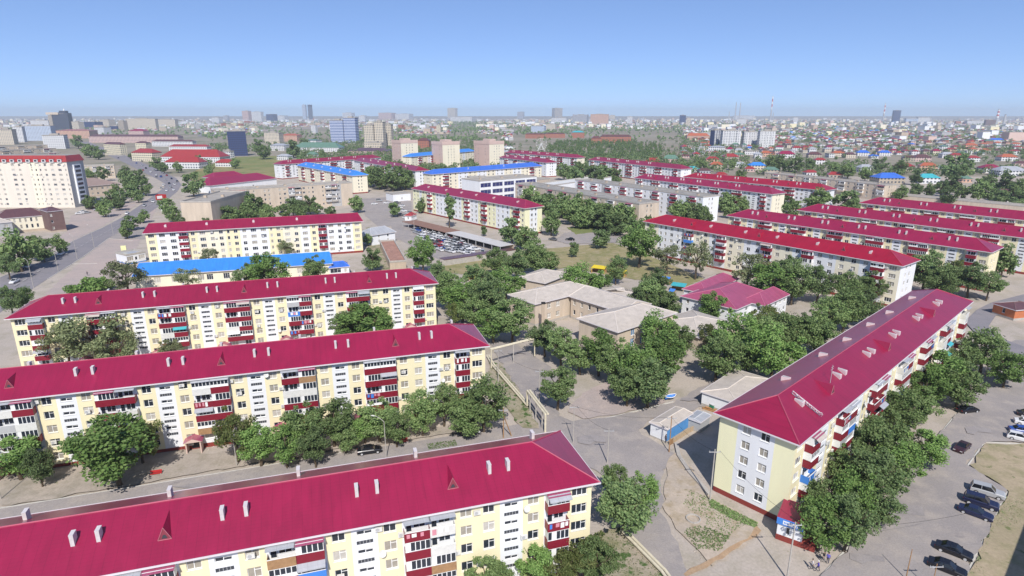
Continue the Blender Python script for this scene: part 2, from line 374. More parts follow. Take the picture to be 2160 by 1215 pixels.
VENTS = [10.8, 13.4, 28, 30.6, 42.6, 45, 57.2, 59.7, 72, 74.4, 88.5, 91]
DORM = [18.5, 51.5, 83.5]
def block(name, label, cat, p0, p1, width, eave=14.2, floors=5, pattern='w w w', base='y', strip='W', over=0.8, roof='hip', rise=3.2, hip=7.0,
          roofm=None, ends='', endpat='', endcols=None, lod=1, vents=None, dorms=None, vent_kind='box', group=None, plinth=M_PLN, sill=0.85, winh=1.4,
          first=0.9, roof_slot=None, far_vents=None, seed=1, ac=0, extra=None, balc0=1, vside=4.0, vmat=None, gl=None):
    """p0, p1: ends of the front eave line (over = eave overhang); the house lies behind that line."""
    rnd = random.Random(seed)
    p0 = Vector(p0[:2]); p1 = Vector(p1[:2]); ax = (p1 - p0).normalized(); py = Vector((-ax.y, ax.x))
    L = (p1 - p0).length - 2 * over; Wd = width - 2 * over
    org = p0 + ax * over + py * over; rz = math.atan2(ax.y, ax.x)
    root = thing(name, label, cat, (org.x, org.y, 0), rz, group)
    footprints.append((org, ax, L, Wd))
    # bays
    toks = []
    for t in pattern.split():
        toks.append((t[0], 'W' if t[:2] in ('By', 'by', 'bl') else t[1] if len(t) > 1 else (strip if t[0] == 'S' else base)))
    tot = sum(BAYW[t] for t, _ in toks); k = L / tot; x = 0; bays = []; spans = []
    for t, c in toks:
        bays.append((t, x, x + BAYW[t] * k)); spans.append((x, x + BAYW[t] * k, c)); x += BAYW[t] * k
    fh = (eave - .2 - first) / floors
    cols = sorted({c for _, _, c in spans} | set(endcols or '') | {base} | {t[1] for t in endpat.split() if len(t) > 1}); slots = {c: i + 2 for i, c in enumerate(cols)}
    ops = []; wins = []; balcs = []; stairs = []
    for t, x0, x1 in bays:
        xc = (x0 + x1) / 2
        for f in range(floors):
            zf = first + f * fh
            if t in 'WwnG':
                w = {'W': 2.15, 'w': 1.5, 'n': .95, 'G': (x1 - x0) * .86}[t]; h = winh if t != 'G' else fh * .62
                o = (xc - w / 2, xc + w / 2, zf + sill, zf + sill + h); ops.append(o); wins.append((o, {'W': 3, 'w': 2, 'n': 1, 'G': 3}[t]))
            elif t == 'S':
                if f > 0:
                    o = (xc - .95, xc + .95, zf - .15, zf + .40); ops.append(o); stairs.append((o, 'vent_panel'))
                if f > 0 or True:
                    o = (xc - .9, xc + .9, zf + 1.15, zf + 1.75)
                    if f == 0: continue
                    ops.append(o); stairs.append((o, 'stair_window'))
            elif t in 'Bb':
                if f >= balc0:
                    n = 2 if t == 'B' else 1; w = (x1 - x0 - .3) / n
                    for i in range(n): balcs.append((x0 + .15 + i * w, w - .05 if n == 2 else w, zf, f))
                else:
                    n = 2 if t == 'B' else 1
                    for i in range(n):
                        xx = x0 + (x1 - x0) * (i + .5) / n; o = (xx - .75, xx + .75, zf + sill, zf + sill + winh); ops.append(o); wins.append((o, 2))
    wb = MB(); mf = MatFn(spans, slots)
    pl = first if plinth else 0.0
    wall_grid(wb, lambda s, d, z: (s, d, z), L, eave, ops, mf, plinth=pl if pl else 0)
    endinfo = {}
    for side in 'lr':
        eo = []
        if side in ends and endpat:
            et = [(t[0], t[1] if len(t) > 1 else base) for t in endpat.split()]; tot = sum(BAYW[t] for t, _ in et); ke = Wd / tot; s = 0; sp = []; ew = []
            for t, c in et:
                sp.append((s, s + BAYW[t] * ke, c)); sc = s + BAYW[t] * ke / 2
                for f in range(floors):
                    zf = first + f * fh
                    if t in 'Wwn':
                        w = {'W': 2.0, 'w': 1.4, 'n': .95}[t]; o = (sc - w / 2, sc + w / 2, zf + sill, zf + sill + winh); eo.append(o); ew.append((o, {'W': 3, 'w': 2, 'n': 1}[t]))
                s += BAYW[t] * ke
            emf = MatFn(sp, slots); endinfo[side] = ew
        else: emf = MatFn([(0, Wd, (endcols or base)[0])], slots)
        T = (lambda s, d, z: (L - d, s, z)) if side == 'r' else (lambda s, d, z: (d, s, z))
        wall_grid(wb, T, Wd, eave, eo, emf, plinth=pl if pl else 0)
    wb.poly([(L, Wd, 0), (0, Wd, 0), (0, Wd, eave), (L, Wd, eave)], slots[base])
    wb.poly([(0, 0, eave), (L, 0, eave), (L, Wd, eave), (0, Wd, eave)], 0)
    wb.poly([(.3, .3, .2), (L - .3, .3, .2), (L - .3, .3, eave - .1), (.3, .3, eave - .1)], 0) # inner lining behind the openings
    wb.build('wall', [M_DRK, plinth or COLS[base]] + [COLS[c] for c in cols], root)
    # windows
    def glass(): return gl or rnd.choice([M_GLS, M_GLS, M_CUR, M_CUR, M_CUL])
    def put_win(o, panes, loc, rot, nm='window'):
        me, pm = win_mesh(o[1] - o[0], o[3] - o[2], panes, glass() if nm == 'window' else M_GLS, lod >= 2)
        w = put(nm, me, root, loc, rot)
        if lod >= 2: put('pane', pm, w)
    for o, n in wins: put_win(o, n, (o[0], .13, o[2]), 0)
    for o, nm in stairs:
        if nm == 'stair_window': put_win(o, 2, (o[0], .13, o[2]), 0, nm)
        else:
            key = ('vp', round(o[1] - o[0], 2))
            if key not in _cache:
                b = MB(); w = o[1] - o[0]; h = o[3] - o[2]
                b.box(0, w, 0, .05, 0, h, 0, skip='k')
                for i in range(1, 5): b.box(w * i / 5 - .025, w * i / 5 + .025, -.03, .0, 0, h, 1, skip='k')
                _cache[key] = b.mesh('vent_panel', [M_DRK, M_GRY])
            put('vent_panel', _cache[key], root, (o[0], .12, o[2]))
    for side, ew in endinfo.items():
        for o, n in ew:
            if side == 'r': put_win(o, n, (L - .13, o[0], o[2]), math.pi / 2)
            else: put_win(o, n, (.13, o[1], o[2]), -math.pi / 2)
    for x0, w, z, f in balcs:
        kind = rnd.choice([0, 0, 1, 1, 2, 2, 1]); pan = rnd.choice(PANELS) if lod >= 2 else (M_MAR if base not in 'tTg' else rnd.choice([M_GRY, M_TAN, M_CON]))
        me, gm, gn, fm = balcony_meshes(w, kind, pan, f == floors - 1)
        if lod >= 2:
            bo = put('balcony', me, root, (x0, 0, z)); put(gn, gm, bo)
            if rnd.random() < .13:
                q = MB(); q.poly([(-.05, -1.95, 2.05), (w + .05, -1.95, 2.05), (w + .05, -1.16, 2.5), (-.05, -1.16, 2.5)], 0); q.poly([(-.05, -1.95, 1.9), (w + .05, -1.95, 1.9), (w + .05, -1.95, 2.05), (-.05, -1.95, 2.05)], 0)
                q.build('awning', [rnd.choice([M_SLT, M_FRM, RF_GR, M_CON, M_SLT, RF_GR, RF_TQ])], bo)
            elif kind == 0 and rnd.random() < .6:
                q = MB(); xx = .2
                while xx < w - .5: ww = rnd.uniform(.3, .6); hh = rnd.uniform(.5, .9); q.poly([(xx, -1.28, .95), (xx + ww, -1.28, .95), (xx + ww, -1.26, .95 - hh), (xx, -1.26, .95 - hh)], rnd.choice([0, 0, 1, 2])); xx += ww + rnd.uniform(.05, .5)
                q.build('washing', [M_FRM, M_BLU, mat('pink_cloth', (.6, .25, .3), .9)], bo)
        else: put('balcony', fm, root, (x0, 0, z))
    for i in range(ac):
        o, n = rnd.choice(wins)
        if rnd.random() < .75: put('air_conditioner', ac_mesh(), root, (o[0] + rnd.choice([-1.0, .2, (o[1] - o[0]) + .15]), 0, o[2] + rnd.choice([-.75, .3, .6])))
        else: put('satellite_dish', dish_mesh(), root, (o[0] - .3, 0, o[2] + rnd.uniform(-.3, .9)))
    # roof
    X0, X1, Y0, Y1 = -over, L + over, -over, Wd + over; ym = (Y0 + Y1) / 2; hw = (Y1 - Y0) / 2
    rb = MB()
    if roof == 'hip':
        zr = eave + rise; a, z = (X0 + hip, ym, zr), (X1 - hip, ym, zr); e = eave + .02
        c0, c1, c2, c3 = (X0, Y0, e), (X1, Y0, e), (X1, Y1, e), (X0, Y1, e)
        rb.poly([c0, c1, z, a], 0); rb.poly([c2, c3, a, z], 0); rb.poly([c1, c2, z], 0); rb.poly([c3, c0, a], 0)
        rb.poly([(X0 + .02, Y0 + .02, eave - .03), (X1 - .02, Y0 + .02, eave - .03), (X1 - .02, Y1 - .02, eave - .03), (X0 + .02, Y1 - .02, eave - .03)], 2)
        for p, q in ((a, z), (a, c0), (a, c3), (z, c1), (z, c2)):
            p = Vector(p) + Vector((0, 0, .03)); q = Vector(q) + Vector((0, 0, .03)); rb.tube(p, q, .10, .10, 6, 1)
        ro = rb.build('roof', [roofm, mat('ridge_' + roofm.name, tuple(min(1, c * 1.25 + .06) for c in _cols[roofm.name]), .5), M_SOF], root)
        gb = MB()
        for (x0, x1, y0, y1) in ((X0 - .08, X1 + .08, Y0 - .10, Y0), (X0 - .08, X1 + .08, Y1, Y1 + .10), (X0 - .08, X0, Y0, Y1), (X1, X1 + .08, Y0, Y1)):
            gb.box(x0, x1, y0, y1, eave - .16, eave + .05, 0)
        gb.build('gutter', [M_TRIM], ro)
        slope = rise / hw
        def roof_z(y): return eave + slope * ((y - Y0) if y < ym else (Y1 - y))
        def vent(x, y):
            key = ('vent', vent_kind)
            if key not in _cache:
                b = MB()
                if vent_kind == 'box':
                    b.box(-.20, .20, -.42, .55, -.6, 1.15, 0); b.box(-.22, .22, -.44, .57, 1.15, 1.20, 1)
                    _cache[key] = b.mesh('vent_shaft', [mat('whitewashed_brick', (.58, .55, .54), .9, .2, 2), mat('pale_cap', (.62, .58, .58), .8)])
                else:
                    f = [(-.42, -.65, -.5), (.42, -.65, -.5), (.42, -.65, .5), (-.42, -.65, .5)]; q = [(-.16, .8, -.1), (.16, .8, -.1), (.16, .8, .64), (-.16, .8, .64)]
                    b.poly(f, 0); b.poly(q, 0)
                    for i in range(4): b.poly([f[i], f[(i + 1) % 4], q[(i + 1) % 4], q[i]], 0)
                    g = [(-.27, -.52, .535), (.27, -.52, .535), (.10, .65, .65), (-.10, .65, .65)]; b.poly(g, 1)
                    _cache[key] = b.mesh('vent_cowl', [mat('pale_pink_sheet', (.68, .55, .55), .6, .1, 2), M_SOF])
            put('vent_shaft' if vent_kind == 'box' else 'vent_cowl', _cache[key], ro, (x, y, roof_z(y)), 0 if y < ym else math.pi)
        for x in vents or (): vent(x - over, Y0 + vside)
        for x in far_vents or (): vent(x - over, Y1 - vside * .9)
        for x in dorms or ():
            hgt = 1.5; ln = hgt / slope; key = ('dorm', roofm.name, round(ln, 2))
            if key not in _cache:
                b = MB(); w = .68
                A, B_, T_ = (-w, 0, 0), (w, 0, 0), (0, 0, hgt); E_ = (0, ln + .05, hgt); 
                b.poly([A, T_, E_], 0); b.poly([B_, E_, T_], 0); b.poly([A, B_, T_], 1)
                for p, q in ((A, T_), (B_, T_), (A, B_)): b.tube((p[0], -.03, p[2]), (q[0], -.03, q[2]), .045, .045, 5, 2)
                b.poly([(-.3, -.02, .15), (.3, -.02, .15), (.12, -.02, .6), (-.12, -.02, .6)], 3)
                _cache[key] = b.mesh('dormer', [roofm, mat('dormer_front', (.24, .05, .07), .6), mat('dormer_edge', (.42, .14, .17), .6), M_DRK])
            y = Y0 + 2.6; put('dormer', _cache[key], ro, (x - over, y, roof_z(y) + .01))
    else:
        h = .7
        rb.poly([(0, 0, eave + .05), (L, 0, eave + .05), (L, Wd, eave + .05), (0, Wd, eave + .05)], 0)
        for (x0, x1, y0, y1) in ((-.12, L + .12, -.12, .25), (-.12, L + .12, Wd - .25, Wd + .12), (-.12, .25, .25, Wd - .25), (L - .25, L + .12, .25, Wd - .25)):
            rb.box(x0, x1, y0, y1, eave + .003, eave + h, 1)
        ro = rb.build('roof', [roofm or M_FLT, M_CON], root)
        for i in range(max(2, int(L / 16)) if floors > 2 else 0):
            key = 'rooftop_shaft'
            if key not in _cache:
                b = MB(); b.box(-.8, .8, -.5, .5, 0, 1.3, 0); b.box(-1, 1, -.65, .65, 1.3, 1.42, 1); _cache[key] = b.mesh('vent_shaft', [M_TAN, M_CON])
            put('vent_shaft', _cache[key], ro, (L * (i + .5) / max(2, int(L / 16)), Wd * rnd.uniform(.35, .65), eave + .05))
    return root, ro, L, Wd, (org, ax, py)
# ------------------------------------------------------------------ ground, roads, paths
G_BASE = ground_mat('dusty_earth', ((0.455, 0.395, 0.338), (0.41, 0.36, 0.312), (0.35, 0.31, 0.245)), spots=(0.35, 0.66, (0.22, 0.21, 0.12)))
G_FAR = ground_mat('steppe', ((0.27, 0.235, 0.18), (0.33, 0.29, 0.235), (0.17, 0.175, 0.11)), scales=(0.003, 0.012, 0.1))
G_ASP = ground_mat('worn_asphalt', ((0.33, 0.297, 0.28), (0.295, 0.267, 0.255), (0.38, 0.335, 0.30)), scales=(0.05, 0.3, 4.0), spots=(0.22, 0.66, (0.25, 0.225, 0.22)))
G_ROAD = ground_mat('road_asphalt', ((0.235, 0.22, 0.235), (0.26, 0.24, 0.25), (0.215, 0.205, 0.215)), scales=(0.03, 0.3, 4.0))
G_GRASS = ground_mat('dry_grass', ((0.31, 0.265, 0.14), (0.23, 0.22, 0.10), (0.36, 0.30, 0.19)), scales=(0.05, 0.3, 3.0), spots=(0.5, 0.62, (0.10, 0.13, 0.04)))
G_FIELD = ground_mat('field_grass', ((0.20, 0.22, 0.085), (0.30, 0.25, 0.12), (0.16, 0.19, 0.07)), scales=(0.012, 0.06, 0.8))
G_PAVE = ground_mat('pink_paving', ((0.42, 0.345, 0.315), (0.38, 0.325, 0.30), (0.45, 0.37, 0.33)), scales=(0.05, 0.3, 3.0))
G_SAND = ground_mat('sandy_lot', ((0.40, 0.325, 0.225), (0.34, 0.285, 0.19), (0.26, 0.24, 0.13)), scales=(0.07, 0.28, 2.5), spots=(0.45, 0.60, (0.15, 0.17, 0.07)))
G_WEED = ground_mat('weedy_earth', ((0.38, 0.32, 0.25), (0.33, 0.29, 0.21), (0.20, 0.20, 0.10)), scales=(0.08, 0.3, 2.5), spots=(0.55, 0.54, (0.07, 0.12, 0.035)))

G_DUST = ground_mat('dusty_verge', ((0.42, 0.36, 0.30), (0.36, 0.315, 0.27), (0.30, 0.265, 0.21)), scales=(0.1, 0.4, 3), spots=(0.5, 0.66, (0.20, 0.20, 0.11)))
b = MB(); S = 26000.0; near = 620.0
b.poly([(-S, near, 0), (S, near, 0), (S, S, 0), (-S, S, 0)], 1); b.poly([(-S, -2000, 0), (S, -2000, 0), (S, near, 0), (-S, near, 0)], 0)
tag(b.build('ground', [G_BASE, G_FAR]), kind='structure')
_lv = [0.0]
def sheet(name, px, m, lift=None):
    _lv[0] += 0.012; z = lift or _lv[0]
    pts = [at(u, v) for u, v in px]
    if name not in ('road', 'street', 'car_park'):            # worn, uneven edges
        q = []; jr = random.Random(len(px) * 31 + int(px[0][0]))
        for a, c in zip(pts, pts[1:] + pts[:1]):
            n = max(1, min(40, int((c - a).length / 1.6)))
            q += [a.lerp(c, i / n) + Vector((jr.uniform(-.45, .45), jr.uniform(-.45, .45), 0)) for i in range(n)]
        pts = q
    b = MB(); b.poly([(p.x, p.y, z) for p in pts]); return tag(b.build(name, [m]), kind='structure')
sheet('field', [(385, 372), (440, 348), (500, 331), (600, 328), (640, 345), (600, 372), (520, 388), (430, 392)], G_FIELD)
sheet('field', [(1090, 318), (1110, 292), (1260, 288), (1420, 300), (1480, 312), (1430, 336), (1300, 326)], G_FAR)
sheet('pavement', [(95, 620), (160, 560), (235, 495), (300, 450), (330, 440), (300, 500), (280, 540), (270, 600), (200, 640)], G_PAVE)
sheet('pavement', [(150, 455), (230, 430), (300, 425), (215, 478), (110, 530), (85, 520), (140, 490)], G_PAVE)
sheet('road', [(0, 585), (83, 553), (120, 531), (153, 509), (217, 480), (257, 459), (300, 430), (330, 408), (346, 396), (349, 388), (332, 378), (300, 362), (262, 343), (215, 322), (180, 308), (165, 299),
               (188, 299), (205, 307), (240, 318), (290, 338), (335, 358), (372, 376), (383, 390), (374, 404), (345, 428), (300, 460), (262, 482), (229, 503), (185, 535), (152, 557), (100, 589), (50, 622), (0, 660)], G_ROAD)
sheet('lane', [(262, 482), (300, 478), (345, 470), (330, 500), (300, 505), (229, 503)], G_ASP)
sheet('lane', [(772, 480), (806, 478), (832, 520), (862, 572), (866, 600), (800, 600), (790, 560), (778, 520)], G_WEED)
sheet('car_park', [(820, 452), (900, 478), (1075, 527), (928, 548), (870, 520), (830, 500)], G_ASP)
sheet('car_park', [(760, 420), (830, 415), (868, 425), (868, 470), (800, 480), (770, 455)], G_ASP)
sheet('meadow', [(930, 552), (1100, 530), (1290, 512), (1345, 530), (1490, 590), (1510, 612), (1440, 606), (1340, 590), (1200, 565), (1000, 580), (930, 575)], G_GRASS)
sheet('lane', [(1190, 492), (1260, 480), (1310, 488), (1300, 512), (1200, 515), (1170, 508)], G_ASP)
sheet('courtyard', [(1195, 480), (1270, 476), (1285, 486), (1215, 495)], G_FIELD)
sheet('street', [(-160, 1130), (0, 1075), (200, 1042), (320, 1023), (567, 983), (720, 957), (860, 935), (1010, 912), (1150, 885), (1190, 905), (1200, 960), (700, 1100), (0, 1240), (-200, 1260)], G_ASP)
sheet('lane', [(1028, 715), (1085, 722), (1160, 775), (1180, 800), (1150, 850), (1185, 872), (1160, 905), (1118, 860), (1072, 790)], G_ASP)
sheet('lane', [(1150, 868), (1210, 890), (1300, 880), (1420, 850), (1500, 806), (1530, 790), (1570, 830), (1500, 855), (1375, 885), (1345, 910), (1420, 960), (1405, 990), (1270, 1005), (1170, 940)], G_ASP)
sheet('yard', [(1195, 868), (1230, 830), (1310, 795), (1400, 830), (1405, 850), (1300, 876), (1230, 885)], G_PAVE)
sheet('path', [(1280, 1000), (1398, 990), (1395, 1080), (1480, 1260), (1390, 1260), (1300, 1060)], G_ASP)
sheet('verge', [(1405, 985), (1425, 945), (1505, 1055), (1600, 1105), (1580, 1150), (1500, 1200), (1400, 1085)], ground_mat('bare_dirt', ((0.47, 0.39, 0.31), (0.42, 0.355, 0.29), (0.36, 0.29, 0.20)), scales=(0.12, 0.45, 2.5), spots=(0.6, 0.64, (0.24, 0.21, 0.12))))
sheet('trench', [(1440, 1212), (1475, 1190), (1500, 1182), (1535, 1158), (1560, 1146), (1598, 1114), (1606, 1118), (1572, 1148), (1545, 1168), (1510, 1186), (1490, 1202), (1450, 1222)], ground_mat('dug_earth', ((0.42, 0.28, 0.17), (0.36, 0.25, 0.16), (0.48, 0.35, 0.23)), scales=(.3, .8, 4)))
sheet('verge', [(1250, 1130), (1310, 1110), (1400, 1215), (1400, 1300), (1250, 1300)], G_WEED)
sheet('verge', [(1033, 760), (1060, 775), (1115, 860), (1135, 905), (1100, 905), (1060, 850), (1030, 810)], G_WEED)
sheet('verge', [(0, 1070), (0, 1010), (300, 940), (430, 960), (700, 930), (1010, 890), (1010, 908), (700, 952), (320, 1018)], G_DUST)
sheet('parking_lot', [(1700, 1260), (1733, 1215), (1780, 1165), (1850, 1090), (1987, 912), (2017, 875), (2085, 780), (2100, 730), (2260, 690), (2300, 940), (2077, 933), (2041, 983), (2124, 1038), (2088, 1111), (2037, 1215), (2010, 1260)], G_ASP)
sheet('sandy_lot', [(2300, 944), (2080, 937), (2046, 984), (2129, 1039), (2093, 1112), (2042, 1215), (2015, 1265), (2300, 1330)], G_SAND)
sheet('road', [(2035, 680), (2060, 655), (2090, 640), (2160, 622), (2300, 600), (2300, 640), (2160, 645), (2100, 668), (2085, 690), (2110, 715), (2180, 740), (2300, 760), (2300, 800), (2160, 770), (2080, 730)], G_ROAD)

G_PATCH = ground_mat('patched_asphalt', ((0.30, 0.272, 0.265), (0.325, 0.295, 0.285), (0.27, 0.248, 0.24)), scales=(0.2, .6, 5)); rp_ = random.Random(4)
for u, v, w, h in [(1250, 930, 30, 9), (1905, 1080, 40, 14), (1830, 1180, 36, 10), (420, 1030, 60, 5), (1460, 845, 24, 5), (1090, 745, 18, 6), (2060, 910, 30, 8)]:
    a = rp_.uniform(-.25, .25); sheet('asphalt_patch', [(u - w, v - h * .6 - w * a * .3), (u - w * .1, v - h), (u + w * .9, v - h * .5 + w * a * .3), (u + w, v + h * .7), (u + .1 * w, v + h * .5), (u - w * .2, v + h), (u - w * .9, v + h * .7)], G_PATCH)
def kerb(label, px, w=0.22, h=0.13, m=None, name='kerb'):
    b = MB()
    for (u0, v0), (u1, v1) in zip(px, px[1:]): b.obox(at(u0, v0), at(u1, v1), w, 0, h)
    return tag(b.build(name, [m or mat('whitewashed_kerb', (.55, .53, .48), .9, .2, 1.5)]), label, 'kerb', kind='structure')
kerb('', [(1733, 1215), (1780, 1165), (1850, 1088)]); kerb('', [(1987, 911), (2017, 874)])
kerb('', [(2037, 1215), (2088, 1111), (2124, 1038), (2041, 983), (2077, 933), (2300, 944)])
kerb('', [(0, 1073), (200, 1041), (320, 1022), (567, 982), (720, 956)])
kerb('', [(1230, 893), (1300, 878), (1420, 848)]); kerb('', [(100, 589), (152, 557), (185, 535), (229, 503)]); kerb('', [(152, 557), (205, 556)]); kerb('', [(229, 503), (280, 508)])
kerb('', [(0, 585), (83, 553), (120, 531), (153, 509), (217, 480)])
sheet('dirt_road', [(1600, 304), (1800, 307), (2000, 311), (2200, 318), (2200, 325), (2000, 317), (1800, 312), (1600, 308)], G_SAND, .4)
sheet('embankment_road', [(495, 278), (560, 274), (640, 270), (720, 266.5), (720, 268), (640, 271.6), (560, 276), (495, 280)], G_PAVE, .45)
sheet('paved_lot', [(418, 283), (450, 281), (488, 279.5), (488, 285), (440, 288), (418, 288)], G_ROAD, .42)
# dashed centre line of the avenue
b = MB(); cl = [(30, 606), (65, 585), (125, 545), (170, 521), (220, 493), (262, 471), (300, 445), (340, 417)]
pts = [at(u, v) for u, v in cl]
for p, q in zip(pts, pts[1:]):
    n = max(1, int((q - p).length / 6))
    for i in range(n):
        a = p.lerp(q, i / n); c = p.lerp(q, (i + .55) / n); d = (c - a).normalized(); w = Vector((-d.y, d.x, 0)) * .12
        b.poly([(*(a - w)[:2], .5e-2 + _lv[0] + .02), (*(c - w)[:2], _lv[0] + .025), (*(c + w)[:2], _lv[0] + .025), (*(a + w)[:2], _lv[0] + .025)])
tag(b.build('road_marking', [mat('worn_white_paint', (.42, .41, .40), .9, .2, 2)]), kind='structure')

# ------------------------------------------------------------------ the red-roofed apartment blocks
GRP = 'five-storey red-roofed apartment blocks'
SEC = 'Wy by wy S wy By wy S wy By wy S wy By wy S wy By wy S wy By wy wy S wy by Wy'
W14 = 14.0
def left_of(pr, ang, L):
    return Vector((pr[0] - math.sin(R_(ang)) * L, pr[1] - math.cos(R_(ang)) * L))
def fit(px0, px1, z=14.2):
    return at(*px0, z), at(*px1, z)
near_kw = dict(width=W14, lod=2, vents=VENTS, far_vents=[x + 8 for x in VENTS[::2]], dorms=DORM, ac=34)
pA = at(1266, 1018, 14.2); blkA = block('apartment_block', 'nearest red-roofed block, cut by the bottom edge, with white vent shafts on its crimson roof', 'apartment block', left_of(pA, 72.9, 102.3), pA, pattern=SEC, roofm=RF_A, ends='r', endpat='k wW wW k', endcols='y', group=GRP, seed=11, **near_kw)
pB = at(1033, 730, 14.2); blkB = block('apartment_block', 'second red-roofed block from the camera, across the street behind a line of trees', 'apartment block', left_of(pB, 72.7, 102.3), pB, pattern=SEC, roofm=RF_A, ends='r', endpat='k wW wW k', endcols='y', group=GRP, seed=12, **near_kw)
pC = at(925, 598, 14.2); blkC = block('apartment_block', 'third red-roofed block from the camera, just before the long blue-roofed hall', 'apartment block', left_of(pC, 72.2, 102.3), pC, pattern=SEC, roofm=RF_C, ends='lr', endpat='k wW wW k', endcols='y', group=GRP, seed=13, **near_kw)
pD = at(1687, 940, 14.2); dD = Vector((math.sin(R_(47.4)), math.cos(R_(47.4)), 0))
blkD = block('apartment_block', 'red-roofed block beside the parking lot, roof lettering near its pale yellow end wall', 'apartment block', pD, pD + dD * 103.5, pattern=SEC, roofm=RF_C, ends='lr', endpat='kl wW wW kl', endcols='l', base='y', group=GRP, seed=14, vent_kind='cowl',
             width=13.6, lod=2, vents=[7.0, 9.2, 24.5, 27, 39, 41.5, 54, 56.5, 70, 72.5, 86, 88.5][1:], far_vents=[17, 33, 45, 58.5, 71, 88], dorms=[18.5, 47, 78], ac=30, vside=4.2)
SECE = 'wy wy by wW wW wW ww ww bW wy wy wW wW wW wW bW wy wy wW bW wW wW wW wy wy wW bW Wy'.replace('ww', 'wW')
p0, p1 = fit((1356, 467), (1905, 562)); blkE = block('apartment_block', 'bright scarlet-roofed block with white end wall, beyond the pink-roofed nursery', 'apartment block', p0, p1, pattern='wc wc nW nW wW nW nW bW wc wc wW bW wc wc wW wW bW wc wc wW bW wW wW wc wc wW bW Wc', roofm=RF_E, ends='r', endpat='k wW wW k', endcols='W', base='W', width=13.9, lod=2,
    vents=[14.2, 32.5, 48.2, 61.3, 76.4, 94.1], dorms=[24, 54.6, 85.9], group=GRP, seed=15, ac=22, vent_kind='cowl')
mid = dict(width=W14, lod=1, group=GRP, ends='r', endpat='k w w k')
SM = dict(vents=VENTS, dorms=DORM)
p0, p1 = fit((1532, 455), (2093, 533)); block('apartment_block', 'red-roofed block directly behind the scarlet-roofed one, cream end wall at its near corner', 'apartment block', p0, p1, pattern=SEC, roofm=RF_A, endcols='W', base='y', seed=21, ac=10, **SM, **mid)
p0, p1 = fit((1680, 443), (2160, 502)); p1 = p0 + (p1 - p0).normalized() * 102.3
block('apartment_block', 'red-roofed block third back in the right-hand rows, running out of the frame', 'apartment block', p0, p1, pattern=SEC, roofm=RF_A, endcols='c', base='y', seed=22, ac=8, **SM, **mid)
p0 = at(1812, 428, 14.2); p1 = p0 + Vector((math.sin(R_(142)), math.cos(R_(142)), 0)) * 102.3
block('apartment_block', 'red-roofed block last in the right-hand rows, in front of tan garages', 'apartment block', p0, p1, pattern=SEC, roofm=RF_A, endcols='c', base='c', seed=23, **SM, **mid)
far = dict(mid); far.update(endpat='k n n k')
SECW = SEC.replace('y', 'W')
p0, p1 = fit((1440, 373), (1742, 402)); block('apartment_block', 'red-roofed block against the long grey flat building, trees at its near end', 'apartment block', p0, p1, pattern=SECW, roofm=RF_E, endcols='W', base='W', seed=24, vents=VENTS, dorms=DORM, **far)
p0, p1 = fit((1337, 375), (1630, 410)); block('apartment_block', 'red-roofed block with cream end standing behind the grey flat-roofed block', 'apartment block', p0, p1, pattern=SECW, roofm=RF_A, endcols='W', base='c', seed=25, vents=VENTS, dorms=DORM, **far)
p0, p1 = fit((1240, 337), (1437, 357)); block('apartment_block', 'far red-roofed block in front of the green tree plantation', 'apartment block', p0, p1, pattern=SECW, roofm=RF_C, endcols='W', base='W', seed=26, vents=VENTS, **far)
p0, p1 = fit((1065, 322), (1217, 333)); block('apartment_block', 'farthest red-roofed block beside the third pink tower', 'apartment block', p0, p1, pattern=SECW, roofm=RF_C, endcols='W', base='c', seed=27, vents=VENTS, **far)
p0, p1 = fit((1052, 332), (1152, 343.5)); block('apartment_block', 'red-roofed block with white end wall behind the blue-roofed block', 'apartment block', p0, p1, pattern='wW wW bW wW wW bW wW wW wW bW wW wW bW wW wW', roofm=RF_C, endcols='W', base='W', seed=28, vents=VENTS[:8], **far)
p0, p1 = fit((745, 338), (875, 361)); block('apartment_block', 'red-roofed block with white end wall at the foot of the first pink tower', 'apartment block', p0, p1, pattern='wW wW wW bW wW wW wW bW wW wW wW bW wW wW wW bW wW wW wW bW wW wW', roofm=RF_C, endcols='W', base='W', seed=29, vents=[20, 40, 60, 80, 100, 125], **far)
p0, p1 = fit((592, 347), (805, 332.5)); f2 = dict(far); f2.update(ends='l')
block('apartment_block', 'red-roofed block behind the blue-roofed block left of the pink towers', 'apartment block', p0, p1, pattern=SECW, roofm=RF_C, endcols='W', base='W', seed=30, vents=VENTS, **f2)
# F and G
p0, p1 = fit((300, 493), (766, 467))
block('apartment_block', 'yellow and white panelled block with wine roof behind the long blue-roofed hall', 'apartment block', p0, p1, width=12.5, pattern='Wy WW WW bW wy Wc wc wc ny wy wW WW WW ny wy Wc wc WW wy bW WW wW WW Wy', roofm=RF_C, hip=1.6, rise=3.0, lod=1, base='W', ends='r', endcols='y', group=GRP, seed=31, vents=[7.9, 23.2, 41.3, 58.8], vent_kind='cowl', ac=14)
p0, p1 = fit((867, 398), (1107, 440))
block('apartment_block', 'lime and white striped block with red roof beside the crowded car park', 'apartment block', p0, p1, width=13.4, pattern='wl wl nW wl wl bl wl wW wW wW wl wW wW wW wl bW wW wW wl bW wl wl wW wW wW wl bW wl', roofm=RF_A, lod=1, base='l', ends='r', endpat='kl wW nW kl', endcols='l', group=GRP, seed=32, vents=[15, 34.9, 50.9, 65.4, 81.6, 101.9], vent_kind='cowl', ac=8)
